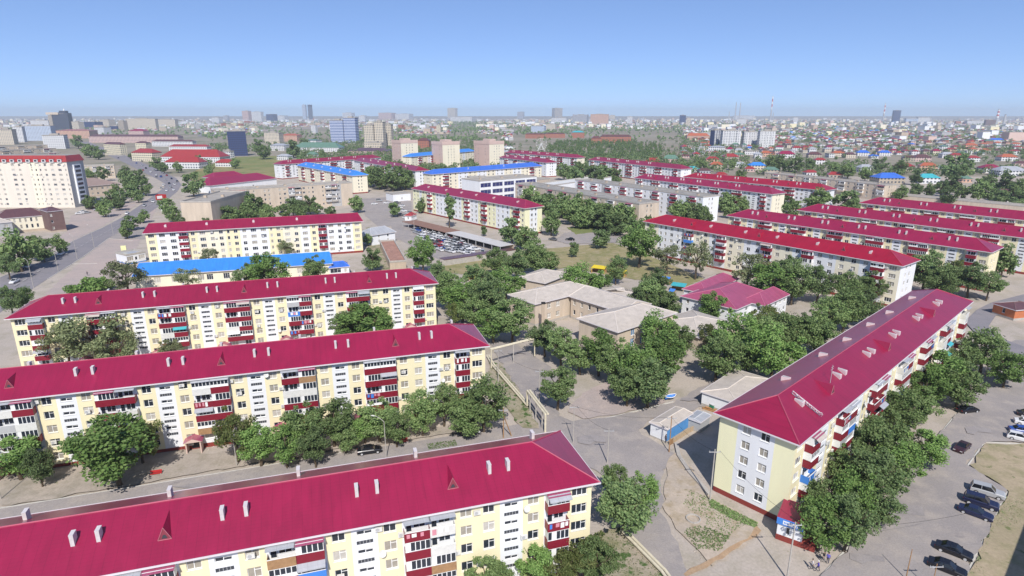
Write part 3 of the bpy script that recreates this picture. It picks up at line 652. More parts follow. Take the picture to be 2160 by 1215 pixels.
# blue-roofed blocks
GB = 'blue-roofed apartment blocks'
fb = dict(width=W14, lod=1, group=GB, endpat='k n n k', base='c', endcols='c')
p0, p1 = fit((625, 349), (742, 371)); block('apartment_block', 'bright blue roofed block with cream end wall behind the grey slab block', 'apartment block', p0, p1, pattern='wc wc bc wc wc wc bc wc wc wc bc wc wc wc bc wc wc wc bc wc wc', roofm=RF_S, ends='r', seed=41, vents=[15, 35, 55, 75, 95, 115], vent_kind='cowl', **fb)
p0, p1 = fit((911, 368), (1145, 350)); block('apartment_block', 'cornflower blue roofed block standing before the pink towers', 'apartment block', p0, p1, pattern='wc wc bW wc wc wW wW wc wc wW wW wc wc wW wW wc wc wW wW wc wc bW wc wc', roofm=RF_B, ends='l', seed=42, vents=[40, 80], **fb)
p0, p1 = fit((868, 331), (1004, 318.5)); block('apartment_block', 'azure roofed block seen in the gaps between the pink towers', 'apartment block', p0, p1, pattern='wc wc bW wc wc wW bW wc wc wW bW wc wc wW bW wc wc wW wc wc wc wc', roofm=RF_S, ends='l', seed=43, **fb)

# ------------------------------------------------------------------ flat grey blocks
GG = 'flat-roofed grey apartment blocks'
p0 = at(380, 427, 15); p1 = at(443, 427, 15)
block('apartment_block', 'windowless tan slab end of the bent grey block by the avenue', 'apartment block', p0, p0 + (p1 - p0).normalized() * 16.2, width=46, eave=15, pattern='k k k', base='T', roof='flat', roofm=M_FLTB, over=0.0, group=GG, seed=51, plinth=None)
p0, p1 = at(452, 404, 15), at(742, 386, 15)
block('apartment_block', 'long tan five-storey slab block with flat roof and dark loggias behind the panelled block', 'apartment block', p0, p1, width=13, eave=15, pattern='nT wT nT bT bT wT nT kT nT nT kT nT wT bT bT wT nT nT kT nT bT bg ng kT kT', base='T', roof='flat', roofm=M_FLTB, over=0.0, group=GG, seed=52, plinth=None, winh=1.3)
p0, p1 = at(1087, 388, 14.5), at(1347, 431, 14.5)
block('apartment_block', 'tan flat-roofed block with dark loggias above the thick line of trees', 'apartment block', p0, p0 + (p1 - p0).normalized() * 118, width=15, eave=14.5, pattern='wT bT wT wT bT wT kT wT bT wT wT bT wT wT bT wT wT bT wT wT bT wT wT bT kT', base='T', roof='flat', roofm=M_FLT, over=0.0, group=GG, seed=53, plinth=None, ends='r', endpat='kT nT kT bT' if 0 else 'kT nT nT kT', endcols='T')
p0, p1 = at(1213, 380, 14.5), at(1483, 417, 14.5)
block('apartment_block', 'grey flat-roofed block with a white end wall beside the scarlet-roofed block', 'apartment block', p0, p1, width=14, eave=14.5, pattern='wW bW wW wW bW wW wg bW wW wW bW wW wW bW wW wW bW wW wW bW wW wW bW wW', base='W', roof='flat', roofm=M_FLT, over=0.0, group=GG, seed=54, plinth=None, ends='r', endpat='k n n k', endcols='W')
p0, p1 = at(1613, 365, 11), at(1867, 392, 11)
block('apartment_block', 'very long low tan flat-roofed building behind the right-hand red roofs', 'apartment block', p0, p1, width=13, eave=11, floors=4, pattern='wT wT bT wT wT bT wT wT bT wT wT bT wT wT bT wT wT bT wT wT bT', base='T', roof='flat', roofm=M_FLTB, over=0.0, group=GG, seed=55, plinth=None, ends='r', endpat='k n n k', endcols='T')
p0, p1 = at(1848, 408, 4), at(2160, 436, 4)
block('garage_row', 'long row of tan flat garages behind the last red-roofed block', 'garages', p0, p1, width=11, eave=4.0, floors=1, pattern=' '.join(['DT'] * 24).replace('D', 'k'), base='T', roof='flat', roofm=M_FLTB, over=0.0, seed=56, plinth=None)

# ------------------------------------------------------------------ towers
for i, (ul, um, ur, vt, vb, lb) in enumerate([(820, 845, 877, 292, 352, 'first pink and cream tower, nearest the white and blue office tower'), (906, 933, 967, 295, 368, 'middle pink and cream tower of three, its foot behind the blue roof'), (997, 1032, 1063, 294, 360, 'third pink and cream tower with a grey patch on its cream side')]):
    h = 29.0; c = at(um, vt + 6, h); d = depth_of((c.x, c.y, h)); wl_, wr = (um - ul) / FPX * d, (ur - um) / FPX * d
    a = R_(28)
    pl = Vector((c.x - wl_ / math.cos(R_(50)) * math.cos(R_(50)), c.y + wl_ * math.tan(R_(50))))
    pr = Vector((c.x + wr, c.y + wr * math.tan(R_(40))))
    # front face runs from the left corner to the near corner, end face to the right
    root, ro, L, Wd, fr = block('apartment_tower', lb, 'apartment tower', pl, c, width=(pr - Vector(c[:2])).length, eave=h, floors=9, pattern='np np kp np np', base='p', roof='flat', roofm=M_FLT, over=0.0, group='nine-storey pink towers', seed=60 + i, plinth=None, ends='r', endpat='kc nc nc nc kc', endcols='c', winh=1.4)
    b = MB(); b.box(-.25, L + .25, -.25, 0, h - 2.6, h + 1.2, 0); b.box(L, L + .25, 0, Wd, h - 2.6, h + 1.2, 0); b.box(L * .3, L * .75, Wd * .3, Wd * .7, h + .1, h + 3.0, 0); b.build('parapet', [M_PNK], root)
# ten-storey block on the left with a scarlet mansard
p0 = at(-170, 342, 30.0); p1 = at(140, 342, 30.0)
root, ro, L, Wd, fr = block('apartment_tower', 'tall cream block with scarlet mansard beside the avenue', 'apartment tower', p0, p1, width=16, eave=30.0, floors=9, pattern='nc ki Wi wi ni Wi ni ki nc nc ki Wi wi wi ki Wi wi ki nc nc ni wi Wi Wi ni', base='i', roof='flat', roofm=M_FLT, over=0.0, seed=65, plinth=None, ends='r', endpat='k b' if 0 else 'kg wg kg', endcols='g', ac=30)
b = MB()
b.poly([(-.6, -.6, 30.2), (L + .6, -.6, 30.2), (L - .8, 1.2, 34.2), (-.6, 1.2, 34.2)], 0); b.poly([(L + .6, -.6, 30.2), (L + .6, Wd + .6, 30.2), (L - .8, Wd - 1, 34.2), (L - .8, 1.2, 34.2)], 0)
b.poly([(-.6, 1.2, 34.2), (L - .8, 1.2, 34.2), (L - .8, Wd - 1, 34.2), (-.6, Wd - 1, 34.2)], 1)
mo = b.build('mansard_roof', [RF_R, M_FLT], root)
for i in range(17):
    x = L - 4 - i * 5.2; k = 'mans_dorm'
    if k not in _cache:
        q = MB(); q.box(-1.3, 1.3, -.9, 1.6, -.1, 1.9, 0); q.box(-.9, .9, -.93, -.9, .3, 1.5, 1); q.box(-1.5, 1.5, -1.1, 1.6, 1.9, 2.05, 2); _cache[k] = q.mesh('dormer', [M_WHT, M_GLS, RF_R])
    put('dormer', _cache[k], mo, (x, 0, 30.0))
b = MB(); b.box(L, L + 1.1, Wd * .28, Wd * .72, 2, 28, 0)
for f in range(9): b.box(L + 1.1, L + 1.16, Wd * .34, Wd * .66, 3.0 + f * 2.85, 4.6 + f * 2.85, 1)
b.build('bay_window', [M_WHT, M_GLS], root)
# ------------------------------------------------------------------ low buildings near by
def from_px(N, Rr, Ll, z):
    """rectangle from the eave's near corner N, right corner Rr and left corner Ll (photo pixels)"""
    n, r, l = at(*N, z), at(*Rr, z), at(*Ll, z); ax = (r - n).normalized(); py = Vector((-ax.y, ax.x, 0))
    return n, r, max(4.0, (l - n).dot(py))
# long blue-roofed hall
p0, p1 = at(278, 584, 5), at(702, 556, 5)
hall = block('hall', 'long low cream hall under a bright blue sheet roof', 'hall', p0, p1, width=14.5, eave=5.0, floors=1, pattern='k W W k W W k W W k W W k W W k W W k W W k n k', base='c', over=.6, roofm=RF_S, hip=1.0, rise=3.2, first=1.0, sill=.9, winh=2.1, plinth=M_CRM, lod=2, seed=71, ac=0)
p0, p1 = at(693, 566, 3.4), at(738, 562, 3.4)
block('gatehouse', 'small blue-roofed porch with white glazing at the end of the blue hall', 'porch', p0, p1, width=7, eave=3.4, floors=1, pattern='G n', base='W', over=.3, roofm=RF_B, hip=2.0, rise=1.6, first=.4, plinth=M_WHT, seed=72)
p0, p1 = at(266, 540, 3.6), at(306, 533, 3.6)
block('shop', 'little white shop with a flat grey roof and blue edge beside the avenue pavement', 'shop', p0, p1, width=9, eave=3.6, floors=1, pattern='G n G', base='W', over=0, roof='flat', roofm=RF_GR, first=.4, plinth=M_BLU, seed=73)
# nursery school: five slate-roofed wings
GN = 'slate-roofed nursery wings'
M_BLG = glass_mat('pale_blue_glass', (.10, .22, .38), .2, .5)
def wing(label, N, Rr, Ll, z, rise, pat, endp, hip=None, floors=2, m=M_SLT, base='T', ends='l', seed=80, grp=GN, over=.5, gl=None, cat='nursery building', nm='nursery_wing', winh=1.5, lod=2):
    n, r, w = from_px(N, Rr, Ll, z)
    return block(nm, label, cat, n, r, width=w, eave=z, floors=floors, pattern=pat, base=base, over=over, roofm=m, hip=hip if hip is not None else w / 2, rise=rise, first=.7, sill=.8, winh=winh, plinth=M_CON, ends=ends, endpat=endp, endcols=base, group=grp, lod=lod, seed=seed, gl=gl)
def nblock(label, p0, az, L, w, z, rise, pat, endp, hip, seed, gl=None, floors=2, winh=1.5, ends='l'):
    p0 = Vector(p0); p1 = p0 + Vector((math.sin(R_(az)), math.cos(R_(az)))) * L
    return block('nursery_wing', label, 'nursery building', p0, p1, width=w, eave=z, floors=floors, pattern=pat, base='T', over=.5, roofm=M_SLT, hip=hip, rise=rise, first=.7, sill=.8, winh=winh, plinth=M_CON, ends=ends, endpat=endp, endcols='T', group=GN, lod=2, seed=seed, gl=gl)
nblock('two-storey slate-roofed wing with a tall brick flue on its end wall', (6.7, 168.2), 51.3, 26.5, 12.9, 7.0, 2.1, 'k w w k k k k', 'k n n k', 6.4, 81)
nblock('two-storey slate-roofed spine joining the two nursery wings, rows of small windows', (17.2, 176.6), 140, 21.0, 13.0, 7.0, 2.1, 'n n n n n k', 'k', .4, 82, ends='')
nblock('slate-roofed wing with tall blue-framed windows behind the tree row', (26.8, 144.6), 50.3, 25.0, 14.5, 7.0, 2.3, 'k w w w w k', 'G G', 6.8, 83, M_BLG, 2, 2.2)
wing('slate-roofed wing at the back of the nursery, half under trees', (1150, 598), (1205, 577), (1100, 582), 5.0, 1.8, 'k w w', 'n n', floors=1, seed=84)
wing('small slate roof between trees behind the nursery spine', (1330, 640), (1378, 622), (1249, 614), 4.2, 1.6, 'k w', 'n n n', floors=1, seed=85)
wing('separate slate-roofed nursery wing with a corner chimney', (1475, 713), (1560, 684), (1421, 665), 4.5, 1.9, 'k w w', 'n n n', floors=1, seed=86)
# pink-roofed nursery
GP = 'pink-roofed nursery wings'
wing('pink-roofed nursery wing with a long hipped roof, nearest the slate roofs', (1553.6, 653.4), (1632, 620), (1428, 627), 6.0, 3.2, 'k w w k k', 'n n k n', floors=2, m=RF_P, base='W', grp=GP, seed=87, winh=1.2, hip=6.5)
wing('pink-roofed nursery wing with white end wall toward the parking side', (1614, 645.7), (1666, 621.5), (1572, 630), 6.0, 2.6, 'k w w w w', 'n n', floors=2, m=RF_P, base='W', grp=GP, seed=88, winh=1.2)
wing('pink roof ridge at the back of the pink nursery', (1490, 620), (1560, 588), (1449, 605), 5.4, 2.2, 'k w w', 'n n', floors=2, m=RF_P, base='W', grp=GP, seed=89)
# garage with slate roof behind the end block; blue shed; kiosk
n, r, l = at(1560, 855, 3.3), at(1620, 800, 3.3), at(1495, 815, 3.3)
wing('white garage under a pale slate lean roof beside the end block', (1556, 852), (1626, 800), (1495, 815), 3.3, .7, 'k', 'k', floors=1, base='W', grp=None, seed=90, nm='garage', cat='garage', over=.25)
n, r, w = from_px((1408, 906), (1462, 872), (1375, 893), 3.0)
sh = block('shed', 'blue-sided shed with a pale tin roof inside a pallet fence', 'shed', n, r, width=w, eave=3.0, floors=1, pattern='k', base='g', over=.2, roofm=M_SLT, hip=.3, rise=.5, first=.3, plinth=M_CON, seed=91, ends='', endcols='W')
b = MB(); b.box(.1, sh[2] - .1, -.06, -.005, .35, 2.75, 0); b.build('cladding', [mat('sky_blue_sheet', (.10, .30, .62), .6, .12, 1, wave=('X', 3, .5))], sh[0])
n, r, w = from_px((1478, 892), (1500, 876), (1462, 886), 2.4)
block('shed', 'small grey lean-to beside the blue shed', 'shed', n, r, width=3.0, eave=2.4, floors=1, pattern='k', base='g', over=.15, roofm=RF_GR, hip=.2, rise=.25, first=.3, plinth=M_CON, seed=92, ends='', endcols='g')
# kiosk with blue fascia
n = at(1636, 1136); r = at(1680, 1152); ax = (r - n).normalized(); py = Vector((-ax.y, ax.x, 0))
k = thing('kiosk', 'white kiosk with blue fascia and maroon roof at the block corner', 'kiosk', (n.x, n.y, 0), math.atan2(ax.y, ax.x))
b = MB(); Lk = 3.4; Dk = 4.2
b.box(0, Lk, 0, Dk, .9, 3.3, 0); b.build('wall', [M_WHT], k)
b = MB(); b.box(-.06, Lk + 1.8, -.06, Dk, 0, .9, 0); b.build('plinth', [M_PLN], k)
b = MB(); b.box(-.15, Lk + .15, -.22, -.003, 2.75, 3.75, 0); b.box(.7, Lk - .7, -.25, -.221, 2.95, 3.55, 1)
for i in range(9): b.box(.85 + i * .2, .98 + i * .2, -.262, -.251, 3.12, 3.38, 2)
b.build('fascia_sign', [M_BLU, M_WHT, M_BLU], k)
b = MB(); b.poly([(-.2, -.1, 3.75), (Lk + .2, -.1, 3.75), (Lk + .2, Dk + .2, 4.3), (-.2, Dk + .2, 4.3)], 0); b.poly([(-.2, -.1, 3.6), (Lk + .2, -.1, 3.6), (Lk + .2, Dk + .2, 3.6), (-.2, Dk + .2, 3.6)], 0)
b.poly([(-.2, -.1, 3.6), (-.2, Dk + .2, 3.6), (-.2, Dk + .2, 4.3), (-.2, -.1, 3.75)], 0); b.poly([(Lk + .2, -.1, 3.6), (Lk + .2, Dk + .2, 3.6), (Lk + .2, Dk + .2, 4.3), (Lk + .2, -.1, 3.75)], 0)
b.build('roof', [RF_A], k)
b = MB(); b.box(1.2, 2.2, -.05, -.003, .95, 2.6, 0); b.box(1.28, 1.68, -.07, -.051, 1.5, 2.5, 1); b.build('door', [M_FRM, M_GLS], k)
# porches of the second block
for s_ in (6.0, 22.0, 37.2, 52.4, 67.6, 85.5):
    for blk in (blkA, blkB, blkC):
        key = 'porch'
        if key not in _cache:
            b = MB(); b.box(-1.3, -1.1, -1.9, 0, .0, 2.4, 0); b.box(1.1, 1.3, -1.9, 0, .0, 2.4, 0); b.box(-.6, .6, -.02, 0.0, .2, 2.2, 2)
            b.poly([(-1.6, -2.1, 2.4), (0, -2.1, 3.1), (0, 0, 3.1), (-1.6, 0, 2.4)], 1); b.poly([(1.6, -2.1, 2.4), (0, -2.1, 3.1), (0, 0, 3.1), (1.6, 0, 2.4)], 1); b.poly([(-1.6, -2.1, 2.4), (1.6, -2.1, 2.4), (0, -2.1, 3.1)], 0)
            _cache[key] = b.mesh('porch', [M_PNK, RF_P, M_DRK])
        put('porch', _cache[key], blk[0], (s_ + 7.6, -.005, 0))
# roof lettering on the end block
def lettering(txt, size, m, ext=.05):
    cu = bpy.data.curves.new('lettering', 'FONT'); cu.body = txt; cu.size = size; cu.extrude = ext; cu.align_x = 'LEFT'
    o = bpy.data.objects.new('lettering', cu); C.objects.link(o); dg = bpy.context.evaluated_depsgraph_get(); dg.update()
    me = bpy.data.meshes.new_from_object(o.evaluated_get(dg)); me.name = 'lettering'; bpy.data.objects.remove(o); me.materials.clear(); me.materials.append(m); return me
root, ro, L, Wd, fr = blkD
me = lettering('\u0426\u0435\u043d\u0442\u0440\u0430\u043b\u044c\u043d\u044b\u0419', 1.25, mat('white_letter', (.74, .72, .70), .5, .05))
# stands across the slope, from the ridge down to the eave, read from the end of the block
sl = math.atan2(3.2, 6.8); lo = put('sign_lettering', me, ro)
wid = max(v.co.x for v in me.vertices); sc = 4.9 / (wid * math.cos(sl))
xd = Vector((0, -math.cos(sl), -math.sin(sl))); zd = Vector((0, -math.sin(sl), math.cos(sl))); nd = Vector((-1, 0, 0))
zd = Vector((-.35, 0, .94)).normalized(); zd = (zd - xd * zd.dot(xd)).normalized(); nd = xd.cross(zd)
mx = Matrix((xd, zd, nd)).transposed().to_4x4(); ym = (Wd) / 2
mx.translation = Vector((9.2, ym - .9, 14.2 + 3.2 * (ym - .9 + .8) / 6.8 + .15)); lo.matrix_local = mx @ Matrix.Diagonal((sc, sc * 1.15, sc, 1))
b = MB(); 
for q in (-.05, .55):
    a = Vector(mx.translation) + zd * q + nd * -.08; b.tube(a, a + xd * 5.1, .05, .05, 6)
for i in range(6): 
    a = Vector(mx.translation) + xd * (i * .98) + nd * -.08; b.tube(a - zd * .3, a + zd * .6, .04, .04, 6)
b.build('sign_frame', [M_TRIM], ro)
b = MB(); b.tube((20.2, 3.2, 15.5), (20.2, 3.2, 19.4), .05, .03, 6); b.tube((19.6, 3.2, 18.6), (20.8, 3.2, 18.6), .03, .03, 5); b.tube((19.7, 3.2, 19.0), (20.7, 3.2, 19.0), .03, .03, 5); b.build('aerial', [M_STL], ro)

# nursery flue and details
def simple(name, label, cat, mb, mats, group=None):
    return tag(mb.build(name, mats), label, cat, group)
p = at(1148, 700); z1 = top_z(1148, 700, 632)
b = MB(); b.box(-.45, .45, -.45, .45, 0, 8.6, 0); b.box(-.6, .6, -.6, .6, 8.6, 8.9, 1); o = simple('chimney', 'tall brick flue standing against the slate-roofed nursery wing', 'chimney', b, [M_TAN, M_BLK]); p2 = at(1146, 640, 8.6); o.location = (p2.x, p2.y, 0)
b = MB(); b.box(-.5, .5, -.5, .5, 0, 6.6, 0); b.box(-.7, .7, -.7, .7, 6.6, 6.85, 1); o = simple('chimney', 'square brick chimney at the corner of the separate slate wing', 'chimney', b, [M_TANL, M_CON]); p2 = at(1556, 662, 6.6); o.location = (p2.x, p2.y, 0)
# ------------------------------------------------------------------ car market: canopies, house, wall, sheds
def canopy(label, a, bb, w, h, m, n):
    a = Vector(a); bb = Vector(bb); d = bb - a; L = d.length; t = thing('canopy', label, 'canopy', (a.x, a.y, 0), math.atan2(d.y, d.x), 'open canopies round the car market')
    b = MB(); b.box(0, L, 0, w, h, h + .18, 0); b.build('roof', [m], t)
    b = MB(); b.box(0, L, w - .15, w, 0, h - .003, 0); b.build('back_wall', [M_TAN], t)
    for i in range(n):
        b = MB(); b.box(-.12, .12, -.12, .12, 0, h - .004, 0); b.build('post', [M_STL], t, (.2 + (L - .4) * i / (n - 1), .2, 0))
a, bb = at(848, 468, 2.8), at(940, 491, 2.8); canopy('long brown canopy along the car park, red hut at its end', a, bb, 9, 2.8, mat('brown_sheet', (.26, .15, .11), .7, .15, .4), 8)
a, bb = at(941, 491.5, 2.8), at(1055, 521, 2.8); canopy('pale grey canopy sheltering cars along the car park', a, bb, 8, 2.8, mat('pale_sheet', (.55, .53, .51), .6, .1, .4), 8)
a, bb = at(932, 549, 2.6), at(1085, 527, 2.6)
b = MB(); b.obox(a, bb, .3, 0, 2.5, 0); b.obox(a + Vector((-.3, 2.2, 0)), bb + Vector((-.3, 2.2, 0)), 4.5, 2.5, 2.7, 1)
simple('market_wall', 'grey wall under a narrow maroon roof closing the car park', 'wall', b, [M_CON, RF_BR])
p0, p1 = at(783, 497, 5), at(836, 489, 5)
block('house', 'white gabled house with pale roof at the car park entrance', 'house', p0, p1, width=11, eave=5, floors=2, pattern='k n k n k', base='W', over=.5, roofm=RF_GR, hip=3, rise=2.6, first=.5, plinth=M_WHT, seed=95, sill=.7, winh=1.2)
wing('little white gate hut with a red roof by the brown canopy', (868, 456), (880, 452), (862, 452), 3.5, 1.6, 'k', 'n', floors=1, m=RF_R, base='W', grp=None, seed=96, nm='hut', cat='hut', over=.3, lod=1)
p0, p1 = at(858, 548, 3), at(890, 520, 3)
block('shed', 'rust-brown lean-to roofs along the lane beside the car park', 'shed', at(858, 552, 3), at(832, 508, 3), width=7, eave=3, floors=1, pattern='k', base='t', over=.2, roof='flat', roofm=mat('rusty_sheet', (.36, .20, .15), .8, .3, .5), first=.3, plinth=M_CON, seed=97)
p0, p1 = at(838, 415, 5), at(872, 411, 5)
block('shop', 'plain white cube shop by the road beyond the car park', 'shop', at(829, 411, 5), at(866, 408, 5), width=12, eave=5, floors=1, pattern='k n k', base='W', over=0, roof='flat', roofm=M_FLT, first=.4, plinth=M_WHT, seed=98)
# office with blue glass
p0, p1 = at(1015, 383, 16), at(1130, 374, 16)
root, ro, L, Wd, fr = block('office', 'beige office hall with dark blue glass panels in front of the blue roof', 'office', at(1012, 383, 15), at(1132, 373, 15), width=22, eave=15, floors=3, pattern='G G G G G', base='W', over=0, roof='flat', roofm=M_FLTB, first=.6, plinth=M_TAN, seed=101, gl=M_OFG, sill=.6)
block('office', 'brown-banded wing at the left of the blue glass office', 'office', at(985, 373, 13), at(1012, 383.5, 13), width=14, eave=13, floors=3, pattern='np np np', base='p', over=0, roof='flat', roofm=M_FLT, first=.5, plinth=M_BLU, seed=102)
block('warehouse', 'plain beige warehouse between the office and the grey blocks', 'warehouse', at(1062, 389, 9), at(1160, 377, 9), width=14, eave=9, floors=1, pattern='k k', base='T', over=0, roof='flat', roofm=M_FLTB, first=.5, plinth=M_CON, seed=103)
block('warehouse', 'long white-roofed flat hall behind the tan block', 'warehouse', at(1165, 392, 7), at(1290, 374, 7), width=16, eave=7, floors=1, pattern='k k k', base='W', over=0, roof='flat', roofm=mat('white_membrane', (.62, .62, .60), .8, .12, .2), first=.5, plinth=M_CON, seed=104)
# brown-roofed building with arched windows beside the avenue
p0, p1 = at(-40, 467, 9.5), at(112, 455, 9.5)
root, ro, L, Wd, fr = block('townhouse', 'sand-coloured two-storey building with arched windows and brown mansard', 'townhouse', at(-14, 463, 8), at(100, 453.5, 8), width=20, eave=8, floors=2, pattern='n n n n n n n n k', base='c', over=.3, roofm=RF_BR, hip=6, rise=3.4, first=1.2, plinth=M_TAN, seed=105, winh=2.0, lod=2, sill=.8)
tw = block('townhouse', 'brown stair tower with tall windows at the corner of the sand-coloured building', 'townhouse', at(99, 449, 10.5), at(134, 445.5, 10.5), width=14, eave=11, floors=3, pattern='n kd', base='d', over=.2, roofm=RF_BR, hip=3, rise=1.6, first=.8, plinth=M_TAN, seed=106, lod=1)
block('townhouse', 'grey building with pale roof left of the sand-coloured one', 'townhouse', at(-80, 478, 7), at(26, 468, 7), width=16, eave=7, floors=2, pattern='w w w w', base='g', over=.3, roofm=M_SLT, hip=5, rise=2, first=.8, plinth=M_GRY, seed=107)  # walls and plinth both in even grey plaster
block('school', 'wide brown-roofed two-storey school behind trees by the avenue', 'school', at(163, 395, 8), at(256, 387, 8), width=34, eave=8, floors=2, pattern='w w w w w w w w', base='T', over=.6, roofm=mat('dull_brown_sheet', (.30, .22, .19), .7, .1, .2), hip=12, rise=4.5, first=.7, plinth=M_TAN, seed=108)
block('apartment_block', 'tan flat block half hidden behind trees above the brown-roofed school', 'apartment block', at(155, 352, 12), at(240, 349, 12), width=14, eave=12, floors=4, pattern='w b w w b w w b w', base='T', roof='flat', roofm=M_FLTB, over=0, group=GG, seed=109, plinth=None)
for i, (u0, v0, u1, v1, lb) in enumerate([(-60, 333, 130, 322, 'first of the stepped grey flat roofs behind the mansard block'), (-60, 322, 118, 313, 'second stepped grey flat roof behind the mansard block'), (-60, 312, 100, 306, 'third stepped grey flat roof farther behind the mansard block')]):
    block('apartment_block', lb, 'apartment block', at(u0, v0, 14), at(u1, v1, 14), width=15, eave=14, floors=5, pattern='w b w w b w w b w w b w', base='T', roof='flat', roofm=M_FLTB, over=0, group=GG, seed=110 + i, plinth=None)
# crimson hall roofs behind the tan slab
block('hall', 'crimson-roofed low hall with white gable trim behind the tan slab', 'hall', at(442, 392, 6), at(585, 376, 6), width=26, eave=6, floors=1, pattern='k w w k', base='W', over=.6, roofm=RF_A, hip=10, rise=5, first=.5, plinth=M_WHT, seed=115)
block('hall', 'crimson-roofed annexe behind the low crimson hall', 'hall', at(452, 376, 6), at(520, 370, 6), width=20, eave=6, floors=1, pattern='k w w k', base='W', over=.6, roofm=RF_A, hip=6, rise=4, first=.5, plinth=M_WHT, seed=116)
# orange-brick hut on the right edge
wing('orange brick hut with brown roof beside the curved road', (2143, 655), (2200, 650), (2138, 636), 3.4, 1.2, 'k n', 'n', floors=1, m=RF_BR, base='o', grp=None, seed=117, nm='hut', cat='hut', over=.3)
# building outside the frame whose shadow reaches the bottom right corner
block('apartment_block', 'pale block standing just outside the frame beside the sandy lot', 'apartment block', (70.2, 38.3), (99.3, 65.8), width=12, eave=15, floors=5, pattern='k k k', base='c', roof='flat', over=0, group=GG, seed=118, plinth=None)
# ------------------------------------------------------------------ trees
LEAF = leaf_mat('leaf_green', (0.115, 0.195, 0.062), (0.260, 0.335, 0.135))
LEAF_D = leaf_mat('leaf_dark', (0.102, 0.172, 0.064), (0.228, 0.30, 0.125))
LEAF_G = leaf_mat('leaf_greyish', (0.135, 0.170, 0.075), (0.28, 0.310, 0.16))
LEAF_L = leaf_mat('leaf_light', (0.11, 0.21, 0.05), (0.24, 0.35, 0.11))
def quads_mesh(name, cen, nrm, size, mats, mi=None, rng=None):
    n = len(cen); up = rng.normal(size=(n, 3)); a = np.cross(nrm, up); a /= np.linalg.norm(a, axis=1)[:, None] + 1e-9; b_ = np.cross(nrm, a)
    sa = (size * rng.uniform(.7, 1.3, n))[:, None]; sb = (size * rng.uniform(.5, 1.0, n))[:, None]
    v = np.empty((n, 4, 3)); v[:, 0] = cen - a * sa; v[:, 1] = cen - b_ * sb; v[:, 2] = cen + a * sa; v[:, 3] = cen + b_ * sb
    me = bpy.data.meshes.new(name); me.vertices.add(n * 4); me.loops.add(n * 4); me.polygons.add(n)
    me.vertices.foreach_set('co', v.ravel()); me.loops.foreach_set('vertex_index', np.arange(n * 4, dtype=np.int32))
    me.polygons.foreach_set('loop_start', np.arange(0, n * 4, 4, dtype=np.int32))
    if mi is not None: me.polygons.foreach_set('material_index', mi.astype(np.int32))
    for m in mats: me.materials.append(m)
    me.update(calc_edges=True); return me
def crown_points(rng, n, R, z0, z1, clumps, cr, thin=0.0):
    cz = (z0 + z1) / 2; hz = (z1 - z0) / 2; cc = []
    while len(cc) < clumps:
        p = rng.uniform(-1, 1, 3)
        r = np.linalg.norm(p)
        if r > 1 or r < .30: continue
        if p[2] < -.75: continue
        k = 1.0 - .30 * max(0, -p[2])
        cc.append((p[0] * R * .82 * k, p[1] * R * .82 * k, cz + p[2] * hz * .84))
    cc = np.array(cc); w = rng.uniform(.40, 1.35, clumps); k_ = rng.uniform(size=clumps) < .25; cc[k_] = (cc[k_] - [0, 0, cz]) * 1.16 + [0, 0, cz]; w[k_] *= .7; cid = rng.choice(clumps, n, p=w / w.sum())
    d = rng.normal(size=(n, 3)); d /= np.linalg.norm(d, axis=1)[:, None]
    rad = cr * w[cid] * rng.uniform(.1, 1.15, n) ** .55
    d2 = d.copy(); d2[:, 2] *= .78
    cen = cc[cid] + d2 * rad[:, None]
    out = cen - np.array([0, 0, cz]); out /= np.linalg.norm(out, axis=1)[:, None] + 1e-9
    nrm = d * .22 + out * .18 + rng.normal(size=(n, 3)) * .75 + np.array([0, -.10, .30]); nrm /= np.linalg.norm(nrm, axis=1)[:, None]
    return cen, nrm
def trunk_mesh(rng, h, R, r0=.22, limbs=6):
    b = MB(); p = Vector((0, 0, -.15)); q = Vector((rng.uniform(-.2, .2), rng.uniform(-.2, .2), h * .28)); b.tube(p, q, r0, r0 * .8, 8)
    t = Vector((q.x * 1.5, q.y * 1.5, h * .72)); b.tube(q, t, r0 * .8, r0 * .25, 7)
    for i in range(limbs):
        a = 2 * math.pi * i / limbs + rng.uniform(-.3, .3); s = q.lerp(t, rng.uniform(0, .5)); e = s + Vector((math.cos(a) * R * .6, math.sin(a) * R * .6, h * rng.uniform(.18, .34)))
        m = s.lerp(e, .5) + Vector((0, 0, -.15)); b.tube(s, m, r0 * .45, r0 * .3, 6); b.tube(m, e, r0 * .3, r0 * .1, 5)
        e2 = m + Vector((math.cos(a + .8) * R * .3, math.sin(a + .8) * R * .3, h * .2)); b.tube(m, e2, r0 * .22, r0 * .06, 5)
    return b.mesh('trunk', [M_BRK])
TREES = {}
def make_kind(key, seed, R, z0, z1, clumps, cr, n, leaf, m, r0=.22):
    rng = np.random.default_rng(seed); c, nr = crown_points(rng, n, R, z0, z1, clumps, cr)
    TREES[key] = (quads_mesh('crown', c, nr, leaf, [m], rng=rng), trunk_mesh(rng, z1, R, r0), R, z1, (z0 + z1) / 2)
for i in range(4): make_kind(('near', i), 100 + i, 3.6, 1.0, 8.6, 46 + 6 * i, .98, 6800, .155, [LEAF, LEAF_D, LEAF, LEAF_L][i])
LEAF_Y = leaf_mat('leaf_yellowish', (0.13, 0.185, 0.05), (0.30, 0.33, 0.13), .55)
make_kind(('near', 4), 151, 3.1, .9, 9.4, 44, .95, 6500, .15, LEAF_L); make_kind(('near', 5), 152, 3.7, 1.0, 8.4, 30, .85, 4200, .15, LEAF_Y); make_kind(('near', 6), 153, 3.5, .8, 8.0, 60, .80, 7600, .135, LEAF)
